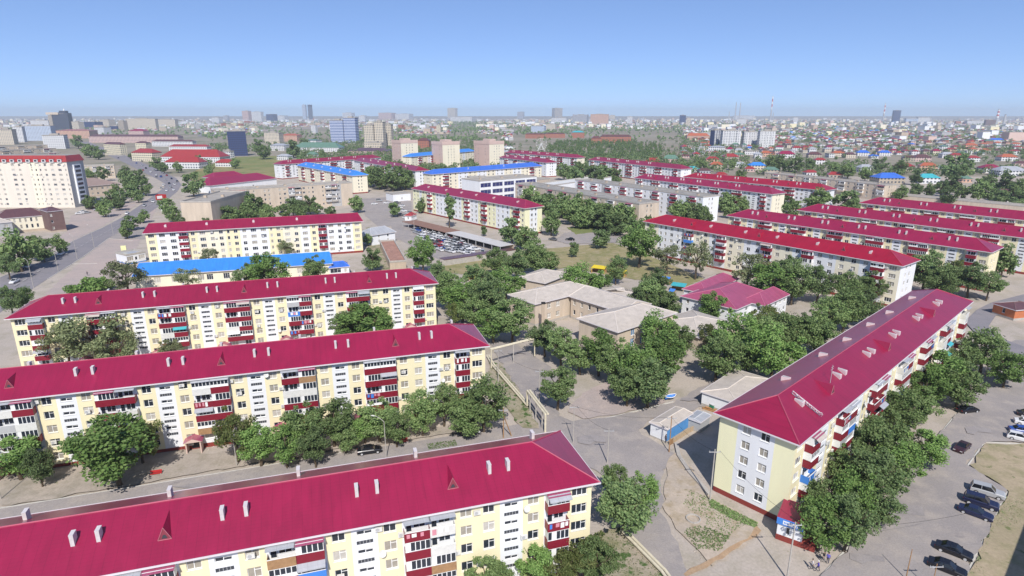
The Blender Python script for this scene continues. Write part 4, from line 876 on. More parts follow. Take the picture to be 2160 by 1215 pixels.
make_kind(('grey', 0), 110, 3.6, .9, 8.6, 34, .95, 3400, .15, LEAF_G); make_kind(('grey', 1), 111, 3.6, .9, 9.0, 30, .95, 3400, .15, LEAF_G)
for i in range(4): make_kind(('mid', i), 120 + i, 3.7, .3, 8.6, 30 + 4 * i, 1.15, 2200, .32, [LEAF, LEAF_D, LEAF_D, LEAF][i])
for i in range(2): make_kind(('tall', i), 130 + i, 2.1, .8, 10.5, 24, .85, 2600, .25, LEAF_D)
make_kind(('bush', 0), 140, 1.8, .1, 2.2, 14, .7, 1600, .16, LEAF_L, .06)
tree_log = []
def tree(u, v, w, grp, kind=None, force=False):
    """tree whose crown centre shows at (u, v) with crown width w photo pixels"""
    zc, h, D = 4.6, 8.0, 6.0
    for _ in range(6):
        p = at(u, v, zc); d = depth_of(p); D = max(1.6, ({'V': .84, 'Y': .80, 'O': .85, 'Z': .92, 'L': 1.0, 'M': 1.0, 'K': 1.1, 'B': 1.06, 'D': .97, 'X': .95}.get(grp, 1.12)) * w / FPX * d)
        h = {'tall': 2.35 * D, 'bush': .62 * D}.get(kind, .95 * D + 1.6); zc = h * .56
    base = Vector((p.x, p.y, 0)); q = 0
    while inside_any(base, .9) and q < 60: base *= .994; q += 1
    rnd = random.Random(int(u * 7 + v * 13))
    if kind is None: kind = 'near' if d < 230 else 'mid'
    ks = [k for k in TREES if k[0] == kind]; k = rnd.choice(ks); cm, tm, R, H, c = TREES[k]
    tree_log.append((grp, u, base, D / 2 / R, h / H, rnd.uniform(0, 6.28), k, D, h))
def flush_trees():
    ORD = lambda n: f"{n}{'th' if 10 <= n % 100 <= 20 else {1: 'st', 2: 'nd', 3: 'rd'}.get(n % 10, 'th')}"
    groups = {}
    for t in tree_log: groups.setdefault(t[0], []).append(t)
    for g, ts in groups.items():
        ts.sort(key=lambda t: t[1])
        for i, (grp, u, base, sx, sz, rz, k, D, h) in enumerate(ts):
            where = TREE_WHERE[grp]; kd = {'grey': 'sparse greyish', 'tall': 'slender upright', 'bush': 'low round', 'near': ['leafy', 'dark leafy', 'broad leafy', 'bright leafy', 'tall leafy', 'airy yellowish', 'rounded leafy'][k[1]], 'mid': ['leafy', 'dark leafy', 'dense dark', 'bushy'][k[1] % 4]}[k[0]]
            nm = 'shrub' if k[0] == 'bush' else 'tree'
            lab = f"{kd} {nm}, the only one {where}" if len(ts) == 1 else f"{kd} {nm}, {ORD(i + 1)} from the left {where}"
            t = thing(nm, lab, nm, (base.x, base.y, 0), rz, 'trees ' + where if nm == 'tree' else 'shrubs ' + where)
            q = random.Random(i * 7 + int(u)); t.scale = (sx * q.uniform(.88, 1.12), sx * q.uniform(.88, 1.12), sz * q.uniform(.86, 1.14))
            put('crown', TREES[k][0], t); put('trunk', TREES[k][1], t)
TREE_WHERE = {
 'B': 'along the street before the second block', 'A': 'before the bottom facade of the nearest block', 'J': 'between the nearest block and the junction',
 'S': 'standing alone beside the lane at the junction', 'K': 'in front of the nursery along the sandy yard', 'R': 'between nursery and garage', 'E': 'before the scarlet-roofed block',
 'Q': 'beyond the far end of the scarlet-roofed block', 'D': 'lining the parking lot side of the lettered block', 'C': 'in the yard between second and third blocks',
 'H': 'around the blue-roofed hall', 'L': 'on the pavement of the avenue', 'M': 'between third block and nursery', 'N': 'on the nursery grounds', 'G': 'around the striped block by the car park',
 'T': 'in the thick line before the tan loggia block', 'U': 'before the white-ended grey block', 'I': 'among the right-hand rows', 'P': 'before the red roof under the first pink tower', 'W': 'before the far white blocks',
 'X': 'in front of the long tan slab', 'V': 'along the avenue beside the brown-roofed school', 'Y': 'farther up the avenue', 'Z': 'among the houses on the right', 'O': 'in the field near the green-roofed buildings', 'B2': 'on the lawn near the avenue lamp'}
TL = {
 'B': [(30, 950, 110), (80, 985, 70), (235, 935, 165), (290, 915, 110), (180, 920, 90, 'grey'), (495, 915, 105), (545, 935, 80), (600, 935, 85), (640, 900, 105), (700, 885, 100), (662, 938, 80), (728, 918, 60), (798, 880, 90), (768, 900, 58), (835, 900, 70), (890, 870, 85), (935, 850, 85), (1020, 850, 105), (985, 872, 85)],
 'A': [(1025, 1200, 95), (1060, 1225, 80), (1130, 1190, 80), (1185, 1185, 100), (1235, 1160, 105), (1260, 1195, 90)],
 'J': [(1318, 1058, 115), (1355, 1035, 75), (1300, 1020, 70)],
 'S': [(1177, 812, 84)],
 'K': [(1150, 705, 75), (1185, 725, 80), (1225, 740, 80), (1265, 740, 85), (1300, 755, 90), (1340, 770, 95), (1370, 795, 110), (1402, 745, 105), (1395, 695, 95), (1430, 715, 70), (1325, 810, 75)],
 'R': [(1515, 748, 95), (1550, 715, 95), (1580, 745, 80), (1600, 705, 95), (1635, 745, 110), (1655, 695, 95), (1690, 690, 80), (1725, 700, 85), (1620, 668, 80), (1750, 665, 80), (1785, 650, 80), (1825, 640, 75), (1500, 700, 60)],
 'E': [(1410, 540, 60, 'grey'), (1470, 545, 70, 'grey'), (1350, 512, 85, 'near'), (1580, 572, 75, 'grey'), (1628, 590, 80), (1660, 570, 60), (1675, 595, 75), (1728, 597, 65), (1790, 605, 65), (1838, 600, 65)],
 'Q': [(1955, 570, 85), (1985, 590, 75), (2022, 570, 60), (2050, 580, 75), (2088, 598, 55), (2120, 548, 55)],
 'D': [(2080, 733, 95), (2128, 770, 90), (2040, 745, 70), (1985, 785, 110), (2030, 800, 110), (1955, 815, 85), (1940, 855, 90), (1898, 865, 95), (1870, 910, 105), (1835, 940, 110), (1905, 965, 115), (1955, 940, 90), (1790, 975, 100), (1850, 1000, 120), (1745, 1045, 105), (1805, 1050, 115), (1860, 1065, 100), (1735, 1100, 115), (1790, 1105, 110)],
 'C': [(195, 700, 130, 'grey'), (135, 715, 85, 'grey'), (235, 727, 95, 'grey'), (360, 728, 48, 'grey'), (765, 672, 100), (735, 685, 75), (800, 690, 60)],
 'H': [(262, 578, 85, 'grey'), (563, 570, 85), (520, 578, 60), (663, 565, 58), (395, 588, 48, 'grey'), (785, 545, 40), (604, 522, 34, 'grey'), (440, 540, 40, 'grey')],
 'L': [(36, 525, 85), (75, 520, 50), (15, 560, 50), (90, 530, 36), (125, 513, 38), (20, 635, 55), (45, 625, 50)],
 'B2': [(195, 602, 62, 'bush'), (152, 609, 30, 'bush'), (225, 598, 30, 'bush')],
 'M': [(945, 607, 80), (975, 630, 85), (1005, 590, 80), (1030, 632, 95), (1068, 590, 80), (1080, 665, 110), (1040, 672, 90), (1000, 655, 70), (960, 655, 60), (890, 538, 75, 'near'), (925, 585, 60)],
 'N': [(1040, 547, 62, 'near'), (1130, 542, 62, 'near'), (1090, 560, 60, 'near'), (1160, 545, 40), (1228, 588, 78), (1270, 592, 50), (1300, 570, 45), (1267, 497, 40), (1210, 525, 24), (1383, 592, 60), (1373, 617, 75), (1350, 632, 60), (1404, 636, 70), (1505, 640, 62)],
 'G': [(1080, 480, 55), (1107, 496, 45), (947, 443, 26, 'tall'), (1163, 468, 44), (1168, 445, 40), (888, 430, 26), (830, 440, 26), (775, 500, 22), (1020, 486, 15)],
 'T': [(1175, 428, 45), (1208, 445, 45), (1230, 455, 42), (1262, 455, 46), (1298, 462, 46), (1325, 460, 44), (1285, 432, 44), (1318, 438, 42), (1140, 425, 42), (1193, 430, 48), (1222, 425, 45), (1245, 440, 52), (1280, 447, 52), (1313, 453, 52), (1153, 417, 42), (1122, 408, 38), (1340, 474, 45), (1265, 428, 40), (1300, 470, 40), (1370, 470, 40)],
 'U': [(1453, 428, 40), (1470, 445, 40), (1432, 440, 40), (1490, 460, 30)],
 'I': [(1533, 420, 42), (1570, 432, 28), (1665, 425, 36), (1725, 417, 52), (1785, 418, 55), (1800, 430, 40), (1675, 445, 40), (1540, 440, 30)],
 'P': [(775, 372, 36), (800, 374, 40), (828, 378, 40), (855, 378, 34), (787, 368, 38), (813, 368, 42), (843, 372, 42), (865, 368, 32), (752, 430, 28)],
 'W': [(1190, 360, 30), (1215, 368, 36), (1258, 370, 36), (1290, 368, 32), (1220, 354, 38), (1247, 364, 38), (1273, 364, 38), (1203, 364, 28), (1300, 372, 26)],
 'X': [(495, 452, 40), (530, 446, 44), (565, 446, 40), (600, 442, 34), (634, 436, 34), (668, 436, 30), (380, 470, 28), (350, 430, 34), (477, 440, 48), (512, 445, 32), (547, 433, 46), (530, 428, 26, 'tall'), (617, 433, 38), (653, 430, 38), (363, 450, 34), (405, 384, 56), (433, 462, 24), (697, 444, 28), (635, 445, 30), (560, 450, 36)],
 'V': [(295, 375, 40), (270, 375, 44), (245, 400, 40), (275, 402, 40), (220, 440, 34), (250, 425, 36), (290, 410, 34), (280, 388, 52), (260, 362, 38), (305, 395, 36), (187, 424, 34), (233, 418, 42), (217, 364, 36), (187, 364, 28), (277, 463, 44), (265, 483, 38), (300, 453, 32), (255, 410, 36), (210, 430, 30)],
 'Y': [(187, 313, 42), (163, 297, 36), (330, 343, 36), (280, 328, 22), (205, 320, 36), (345, 352, 28), (375, 352, 25)],
 'O': [(617, 313, 42), (543, 305, 32), (555, 318, 36), (495, 342, 26), (420, 335, 26), (640, 300, 26), (680, 325, 22)],
 'Z': [(1900, 402, 36), (1932, 398, 34), (1962, 402, 30), (2092, 404, 40), (2112, 412, 40), (2150, 416, 40), (2030, 402, 36), (2000, 412, 36), (1840, 395, 26), (2160, 390, 40), (1647, 340, 46), (1680, 342, 40), (1628, 338, 34), (2017, 354, 60), (2040, 350, 46), (2007, 388, 42), (2067, 398, 50), (2120, 388, 48), (2143, 400, 46), (1987, 395, 34), (1790, 357, 36), (1827, 364, 32), (1857, 344, 36), (1708, 345, 30), (1900, 352, 30), (1935, 372, 34), (2090, 378, 36), (1760, 352, 26), (1560, 372, 30), (1480, 345, 26), (1545, 345, 24)],
}
for g, L_ in TL.items():
    for t in L_: tree(t[0], t[1], t[2], g, t[3] if len(t) > 3 else None)
flush_trees()
# ------------------------------------------------------------------ cars
def paint(name, col): return mat(name, col, 0.25, 0.06, 0.8, 0.6)
PAINTS = {'white': paint('white_car_paint', (.70, .70, .70)), 'black': paint('black_car_paint', (.010, .010, .014)), 'navy': paint('navy_car_paint', (.014, .018, .055)), 'silver': paint('silver_car_paint', (.38, .39, .40)),
          'grey': paint('grey_car_paint', (.12, .12, .125)), 'blue': paint('blue_car_paint', (.02, .07, .30)), 'red': paint('red_car_paint', (.30, .02, .02)), 'maroon': paint('maroon_car_paint', (.045, .018, .022))}
M_CG = mat('car_glass', (.012, .014, .018), .08, .1, 1, .7); M_HL = mat('headlamp_glass', (.6, .6, .58), .15, .05, 3, .7); M_TL = mat('tail_lamp', (.30, .01, .01), .3, .1, 3, .5); M_RIM = mat('alloy_rim', (.45, .45, .46), .35, .1, 3, .5)
def car_parts(kind):
    """lower body, glass house, roof skin as lofted cross sections; length along x, nose at +x"""
    if kind in _cache: return _cache[kind]
    if kind == 'sedan': L, Wd, sh, top = 4.5, 1.74, .92, 1.44; lower = [(-2.25, .55, .74), (-2.18, .88, .80), (-1.35, .95, .87), (.85, .93, .87), (1.9, .80, .84), (2.2, .66, .76), (2.25, .5, .7)]; cab = [(-1.55, .95), (-.95, 1.40), (.15, 1.44), (.95, .94)]
    elif kind == 'suv': L, Wd, sh, top = 4.6, 1.86, 1.1, 1.78; lower = [(-2.3, .6, .86), (-2.27, 1.08, .90), (-1.2, 1.12, .93), (1.0, 1.10, .93), (2.05, 1.02, .90), (2.28, .85, .84), (2.3, .6, .8)]; cab = [(-2.22, 1.10), (-2.0, 1.72), (.3, 1.78), (1.05, 1.10)]
    else: L, Wd, sh, top = 4.2, 1.68, .95, 1.5; lower = [(-2.1, .55, .76), (-2.06, .92, .80), (-1.2, .96, .84), (.8, .93, .84), (1.8, .84, .82), (2.08, .68, .76), (2.1, .5, .72)]; cab = [(-2.0, .95), (-1.7, 1.42), (.1, 1.50), (.85, .93)]
    zb = .24 if kind != 'suv' else .32
    body = MB(); secs = []
    for x, z, w in lower: secs.append([(x, -w + .03, zb), (x, -w, zb + .18), (x, -w, z - .12), (x, -w + .10, z), (x, w - .10, z), (x, w, z - .12), (x, w, zb + .18), (x, w - .03, zb)])
    for s0, s1 in zip(secs, secs[1:]):
        for i in range(8): body.poly([s0[i], s1[i], s1[(i + 1) % 8], s0[(i + 1) % 8]], 0)
    body.poly(secs[0], 0); body.poly(secs[-1][::-1], 0)
    wb, wt = Wd / 2 - .10, Wd / 2 - .26
    (x0, z0), (x1, z1), (x2, z2), (x3, z3) = cab
    gl = MB(); B0 = [(x0, -wb, z0 - .03), (x3, -wb, z3 - .03), (x3, wb, z3 - .03), (x0, wb, z0 - .03)]; T0 = [(x1, -wt, z1), (x2, -wt, z2), (x2, wt, z2), (x1, wt, z1)]
    for i in range(4): gl.poly([B0[i], B0[(i + 1) % 4], T0[(i + 1) % 4], T0[i]], 0)
    e = .012
    body.poly([(x1 - .03, -wt - .02, z1 + e), (x2 + .03, -wt - .02, z2 + e), (x2 + .03, wt + .02, z2 + e), (x1 - .03, wt + .02, z1 + e)], 0)
    for s in (-1, 1):   # pillars
        for (xa, za, xb, zb_) in ((x0, z0, x1, z1), (x3, z3, x2, z2)): body.tube((xa, s * wb, za - .03), (xb, s * wt, zb_), .05, .045, 5, 0)
        xm = (x1 + x2) / 2 - .05; body.tube((xm, s * (wb + .01), z0 - .03), (xm, s * (wt + .01), (z1 + z2) / 2), .045, .04, 5, 0)
    body.tube((x2 - .1, -wb - .2, z3 + .12), (x2 + .05, -wb - .02, z3 + .05), .07, .05, 6, 0) if False else None
    for s in (-1, 1): body.box(x3 - .25, x3 - .1, s * (wb + .06) - .09, s * (wb + .06) + .09, z3 + .02, z3 + .16, 0)
    r = .32 if kind != 'suv' else .37
    wh = MB(); wh.tube((0, -.10, 0), (0, .10, 0), r, r, 14, 0); wh.tube((0, -.112, 0), (0, .112, 0), r * .62, r * .62, 12, 1)
    xf, xr = L / 2 - .85, -L / 2 + .80; yw = Wd / 2 - .08
    hl = MB(); hl.box(0, .09, -.18, .18, 0, .14, 0); hx, hz, hy = lower[-2][0] - .05, lower[-2][1] - .14, lower[-2][2] - .22
    tl = MB(); tl.box(-.07, 0, -.16, .16, 0, .18, 0); tx, tz, ty = lower[1][0] + .015, lower[1][1] - .28, lower[1][2] - .2
    _cache[kind] = (body, gl, wh, hl, tl, [(xf, yw), (xf, -yw), (xr, yw), (xr, -yw)], r, (hx, hy, hz), (tx, ty, tz)); return _cache[kind]
def car(kind, col, x, y, rz, label, group, detail=False, z=0.16):
    body, gl, wh, hl, tl, wp, r, hp, tp = car_parts(kind)
    if detail:
        t = thing('parked_car', label, 'car', (x, y, z), rz, group)
        for nm, b, ms in (('body', body, [PAINTS[col]]), ('window', gl, [M_CG])):
            k = ('carm', kind, col, nm)
            if k not in _cache: _cache[k] = b.mesh(nm, ms)
            put(nm, _cache[k], t)
        for nm, b, ms in (('wheel', wh, [M_BLK, M_RIM]), ('headlight', hl, [M_HL]), ('tail_light', tl, [M_TL])):
            k = ('carm', kind, nm)
            if k not in _cache: _cache[k] = b.mesh(nm, ms)
        for (wx, wy) in wp: put('wheel', _cache[('carm', kind, 'wheel')], t, (wx, wy, r))
        for s in (-1, 1):
            put('headlight', _cache[('carm', kind, 'headlight')], t, (hp[0], s * hp[1], hp[2])); put('tail_light', _cache[('carm', kind, 'tail_light')], t, (tp[0], s * tp[1], tp[2]))
    else:
        k = ('carfar', kind, col)
        if k not in _cache:
            f = MB()
            def add(b, off, mo):
                n = len(f.v); f.v += [(p[0] + off[0], p[1] + off[1], p[2] + off[2]) for p in b.v]; f.f += [tuple(i + n for i in q) for q in b.f]; f.m += [i + mo for i in b.m]
            add(body, (0, 0, 0), 0); add(gl, (0, 0, 0), 1)
            for (wx, wy) in wp: add(wh, (wx, wy, r), 2)
            _cache[k] = f.mesh('car', [PAINTS[col], M_CG, M_BLK, M_RIM])
        o = put('car', _cache[k], None, (x, y, z), rz); tag(o, label, 'car', group)
def px_car(kind, col, nose, tail, label, group='cars in the parking lot', detail=True):
    a = at(*nose); b_ = at(*tail); c = (a + b_) / 2; d = a - b_; car(kind, col, c.x, c.y, math.atan2(d.y, d.x), label, group, detail)
px_car('suv', 'silver', (2118, 1056), (2045, 1035), 'silver estate car farthest up the diagonal row beside the sandy lot')
px_car('suv', 'navy', (2106, 1080), (2030, 1056), 'dark blue off-roader between the silver estate and the blue saloon')
px_car('sedan', 'navy', (2096, 1103), (2018, 1075), 'dark blue saloon parked beside the off-roader near the sandy lot')
px_car('sedan', 'black', (2050, 1185), (1972, 1155), 'black saloon near the bottom edge, second from last in the row')
px_car('sedan', 'black', (2038, 1222), (1956, 1190), 'black saloon cut by the bottom edge of the photo')
px_car('sedan', 'black', (2058, 868), (2023, 872), 'black saloon parked at the kerb under the trees')
px_car('sedan', 'maroon', (2018, 958), (2038, 942), 'dark maroon saloon driving down the lot past the sandy corner')
px_car('wagon', 'white', (2185, 938), (2118, 922), 'white estate car at the right edge of the lot, nearest the sandy corner')
px_car('sedan', 'blue', (2190, 920), (2122, 910), 'bright blue car squeezed beside the white estate')
px_car('sedan', 'white', (2200, 905), (2135, 892), 'white saloon behind the bright blue car at the right edge')
px_car('sedan', 'black', (2200, 886), (2145, 876), 'dark saloon uppermost in the group at the right edge')
px_car('sedan', 'black', (808, 952), (752, 960), 'black saloon parked on the street behind the nearest block', 'cars on the street')
px_car('suv', 'black', (1016, 910), (970, 918), 'black off-roader on the street under the trees', 'cars on the street')
px_car('sedan', 'grey', (2150, 795), (2110, 785), 'dark car in shade past the trees at the top of the lot')
px_car('sedan', 'white', (20, 602), (42, 592), 'white saloon driving on the avenue nearest the camera', 'cars on the avenue')
px_car('sedan', 'white', (120, 543), (138, 533), 'white hatchback in the middle of the avenue', 'cars on the avenue')
px_car('suv', 'white', (48, 572), (66, 560), 'white off-roader parked behind the black car by the avenue trees', 'cars on the avenue')
px_car('suv', 'black', (28, 577), (54, 568), 'black off-roader parked by the avenue trees', 'cars on the avenue')
px_car('wagon', 'white', (262, 456), (274, 448), 'white van-like car turning near the pavement edge', 'cars on the avenue', False)
px_car('wagon', 'silver', (300, 439), (310, 432), 'silver car before the red and white billboard', 'cars on the avenue', False)
px_car('sedan', 'black', (1195, 507), (1210, 508), 'black saloon on the lane by the lone round tree', 'cars by the striped block', False)
px_car('sedan', 'grey', (1160, 506), (1172, 508), 'grey car beside the corner of the striped block', 'cars by the striped block', False)
px_car('sedan', 'red', (790, 510), (802, 506), 'dark red car before the white gabled house', 'cars by the striped block', False)
rnd = random.Random(5)
FARC = ['white', 'white', 'silver', 'white', 'black', 'grey', 'silver', 'navy', 'blue', 'red']
ORD = lambda n: f"{n}{'th' if 10 <= n % 100 <= 20 else {1: 'st', 2: 'nd', 3: 'rd'}.get(n % 10, 'th')}"
# car market: slanting rows between (870,490) and (1010,545)
a0, a1, b0, b1 = at(872, 486), at(905, 524), at(965, 508), at(1005, 540)
for r in range(6):
    for k in range(13):
        s = (k + rnd.uniform(-.28, .28)) / 12; t = (r + rnd.uniform(-.22, .22)) / 5
        p = a0.lerp(b0, s).lerp(a1.lerp(b1, s), t)
        if rnd.random() < .06: continue
        c = rnd.choice(['white', 'white', 'white', 'silver', 'silver', 'white', 'blue', 'grey', 'white', 'red', 'silver'])
        car(rnd.choice(['sedan', 'sedan', 'suv', 'wagon']), c, p.x, p.y, R_(rnd.choice([-52, 128]) + rnd.uniform(-14, 14)), f'{c} car, {ORD(k + 1)} along row {r + 1} of the crowded car park', 'cars crowded in the car park')
for i, (u, v) in enumerate([(842, 440), (852, 447), (862, 452), (870, 458), (834, 447), (846, 456), (856, 462), (815, 430), (800, 425), (790, 432), (826, 436), (838, 430), (848, 436), (1005, 528), (1018, 534), (990, 522)]):
    p = at(u, v); c = FARC[i % 6]; car(['sedan', 'wagon', 'suv'][i % 3], c, p.x, p.y, R_(rnd.uniform(0, 360)), f'{c} car, {ORD(i + 1)} of the loose cluster at the car park entrance', 'cars at the car park entrance')
# traffic farther up the avenue
tr = [(335, 414), (352, 403), (360, 396), (368, 390), (357, 388), (374, 384), (350, 381), (362, 378), (340, 374), (352, 371), (330, 370), (318, 364), (342, 366), (325, 360), (308, 356), (330, 374), (300, 350), (316, 352), (288, 345), (302, 360), (345, 392), (366, 402), (340, 398), (322, 427), (300, 341), (280, 338), (262, 330), (250, 334), (240, 324), (225, 318)]
for i, (u, v) in enumerate(tr):
    p = at(u, v); c = FARC[i % 10]; car(['sedan', 'wagon', 'suv'][i % 3], c, p.x, p.y, R_(118 + rnd.uniform(-8, 8)), f'{c} car in the avenue queue, {ORD(i + 1)} counting away from the billboard', 'cars queuing up the avenue')
for i, (u, v) in enumerate([(168, 452), (176, 448), (184, 450), (197, 440), (206, 444), (188, 440), (598, 449), (612, 447), (626, 448), (640, 446), (655, 446), (668, 445)]):
    p = at(u, v); c = FARC[(i * 3) % 10]; wh_ = 'outside the mansard block' if i < 6 else 'behind the panelled block'; car('sedan', c, p.x, p.y, R_(rnd.uniform(40, 70)), f'{c} car, {ORD(i % 6 + 1)} from the left of those parked {wh_}', 'cars parked ' + wh_)

# ------------------------------------------------------------------ poles, lamps, wires
def pole(px, label, h=9.0, r=.13, m=None, lamp=None, arms=True, brace=False, name='utility_pole'):
    p = at(*px); t = thing(name, label, 'pole' if not lamp else 'street lamp', (p.x, p.y, 0), 0, None)
    b = MB(); b.tube((0, 0, -.1), (0, 0, h), r, r * .6, 10); b.build('pole', [m or M_CON], t)
    if lamp is not None:
        b = MB(); dx, dy = math.cos(R_(lamp)), math.sin(R_(lamp)); pr = Vector((0, 0, h))
        for i in range(1, 6):
            q = Vector((dx * 1.9 * i / 5, dy * 1.9 * i / 5, h + .8 * math.sin(i / 5 * 1.57))); b.tube(pr, q, .05, .05, 6); pr = q
        ar = b.build('arm', [m or M_CON], t); b = MB(); b.tube(pr, pr + Vector((dx * .7, dy * .7, -.05)), .13, .09, 8); b.build('lamp_head', [M_ACW], t)
    elif arms:
        b = MB(); b.box(-.9, .9, -.05, .05, h - .55, h - .45, 0)
        for x in (-.8, 0, .8): b.tube((x, 0, h - .45), (x, 0, h - .25), .05, .04, 6)
        b.build('crossarm', [M_STL], t)
    if brace: b = MB(); b.tube((1.6, .8, -.1), (.05, 0, h * .75), .12, .09, 8); b.build('brace', [m or M_CON], t)
    return p, h
P1 = pole((1497, 1058), 'tall concrete pole at the yellow corner of the lettered block', 9.5); P2 = pole((1660, 1222), 'slim pale pole in front of the kiosk, cut by the bottom edge', 9.0)
P3 = pole((1411, 955), 'dark timber pole in front of the blue shed', 7.5, .12, M_WOOD); P4 = pole((1137, 862), 'concrete pole standing before the lone round tree', 9.0)
P5 = pole((1209, 935), 'thin pole at the junction above the near roof ridge', 8.0, .10); P6 = pole((1281, 978), 'short concrete pole at the junction near the big double tree', 7.0, .12)
P7 = pole((1051, 808), 'slender pole beside the pipe at the end of the second block', 8.5, .11); P8 = pole((1062, 925), 'dark braced timber pole behind the nearest roof', 6.5, .12, M_WOOD, brace=True)
P9 = pole((2018, 622), 'left of the twin concrete poles behind the far end of the lettered block', 8.5, .15); P10 = pole((2033, 626), 'braced right one of the twin concrete poles beyond the lettered block', 8.5, .15, brace=True)
pole((815, 968), 'curved street lamp beside the black saloon on the street', 7.5, .09, None, 160, name='street_lamp'); pole((3, 1055), 'curved street lamp at the left edge of the street', 7.5, .09, None, 20, name='street_lamp')
pole((500, 985), 'pale lamp post before the trees of the second block', 6.5, .09, None, 90, name='street_lamp'); pole((1910, 1225), 'short dark post at the bottom of the parking lot', 5, .08, M_WOOD, arms=False); pole((1963, 1250), 'low post carrying a bar at the bottom edge of the lot', 4.5, .08, M_WOOD)
for i, (u, v, a, lb) in enumerate([(72, 612, 150, 'nearest avenue lamp, its arm over the black off-roader'), (123, 572, 150, 'second avenue lamp up from the nearest lamp'), (163, 547, 150, 'third avenue lamp, before the pavement corner'), (199, 523, 150, 'fourth avenue lamp along the pavement'), (239, 496, 150, 'fifth avenue lamp, near the roadside shrubs'), (257, 432, 150, 'avenue lamp beside the school trees'), (874, 492, 0, 'lone lamp in the crowded car park')]):
    pole((u, v), lb, 10.5 if i == 0 else 10.0, .10, None, a, name='street_lamp')
for i, (u, v, lb) in enumerate([(1203, 471, 'left of two tall pale lamp posts before the thick tree line'), (1216, 475, 'right of two tall pale lamp posts before the thick tree line')]): pole((u, v), lb, 10, .12, None, 90, name='street_lamp')
def wire(a, b_, label, sag=.9, n=10, r=.018):
    b = MB(); pr = Vector(a)
    for i in range(1, n + 1):
        t = i / n; q = Vector(a).lerp(Vector(b_), t) + Vector((0, 0, -sag * 4 * t * (1 - t))); b.tube(pr, q, r, r, 5, caps=False); pr = q
    tag(b.build('power_cable', [M_BLK]), label, 'cable')
def tp(P, dx=0): return (P[0].x + dx, P[0].y, P[1] - .25)
wire(tp(P1), tp(P3), 'power cable from the corner pole to the timber pole by the shed'); wire(tp(P1, .8), tp(P2, .8), 'power cable from the corner pole down to the kiosk pole'); wire(tp(P3), tp(P5), 'power cable from the timber pole to the junction pole')
wire(tp(P4), tp(P7), 'power cable over the lane between two concrete poles'); wire(tp(P4), tp(P5), 'power cable from the round tree pole to the junction pole'); wire(tp(P5, .5), tp(P6), 'power cable between the two junction poles')
wire(tp(P2, -.8), (P2[0].x + 26, P2[0].y + 4, 7.5), 'power cable from the kiosk pole across the parking lot', 1.2)

# ------------------------------------------------------------------ heating pipes
def pipe(label, pts, r=.22, post_every=4.0):
    t = thing('heating_pipe', label, 'pipe', (pts[0][0], pts[0][1], 0), 0, None); o = Vector((pts[0][0], pts[0][1], 0))
    b = MB(); q = [Vector(p) - o for p in pts]
    for a, c in zip(q, q[1:]):
        b.tube(a, c, r, r, 10)
        if a.z == c.z:
            d = (c - a).normalized(); s = Vector((-d.y, d.x, 0)) * .55
            b.tube(a + s, c + s, r, r, 10)
    b.build('pipe', [M_PIPE], t)
    for a, c in zip(q, q[1:]):
        n = int((c - a).length / post_every)
        for i in range(n + 1):
            p = a.lerp(c, (i + .5) / (n + 1))
            if p.z > .9 and a.z == c.z: bb = MB(); bb.box(p.x - .1, p.x + .1, p.y - .1, p.y + .1, 0, p.z - r, 0); bb.build('support', [M_CON], t)
def P3d(u, v, z): p = at(u, v, z); return (p.x, p.y, z)
p = at(1038, 775, 0); q = at(1112, 862, 0); s = at(1150, 915, 0)
pipe('cream lagged heating pipe running from the second block down to the junction', [(p.x - 1.5, p.y + 6, .7), (p.x, p.y, .7), (q.x, q.y, .7)])
pipe('cream pipe arch lifting over the street end at the junction', [(q.x, q.y, .7), (q.x, q.y, 4.2), (s.x, s.y, 4.2), (s.x, s.y, .3)])
a1_ = at(1036, 735, 5.5); a2_ = at(1128, 716, 5.0)
pipe('long white pipe carried over the lane to the nursery trees', [(a1_.x, a1_.y, .4), (a1_.x, a1_.y, 5.2), (a2_.x, a2_.y, 5.2), (a2_.x, a2_.y, .4)], .16, 30)
p = at(1310, 1125); q = at(1395, 1212); q2 = at(1450, 1290)
pipe('cream heating pipe along the path at the bottom', [(p.x, p.y, .6), (q.x, q.y, .6), (q2.x, q2.y, .6)])
# low retaining wall on the shaded side of the lettered block
b = MB(); rp = [at(u, v) for u, v in [(1426, 938), (1432, 965), (1455, 1000), (1478, 1025), (1497, 1047)]]
for a, c in zip(rp, rp[1:]): b.obox(a, c, .7, 0, .5)
simple('retaining_wall', 'low concrete edging along the shaded strip by the lettered block', 'wall', b, [M_CON])
b = MB(); c = at(1462, 1098); 
for i in range(14):
    a0 = 2 * math.pi * i / 14; a1 = 2 * math.pi * (i + 1) / 14
    b.obox((math.cos(a0) * 1.05, math.sin(a0) * 1.05), (math.cos(a1) * 1.05, math.sin(a1) * 1.05), .18, 0, .45)
o = simple('concrete_ring', 'round concrete well ring lying in the weeds before the yellow end wall', 'well ring', b, [M_CON]); o.location = (c.x, c.y, 0)
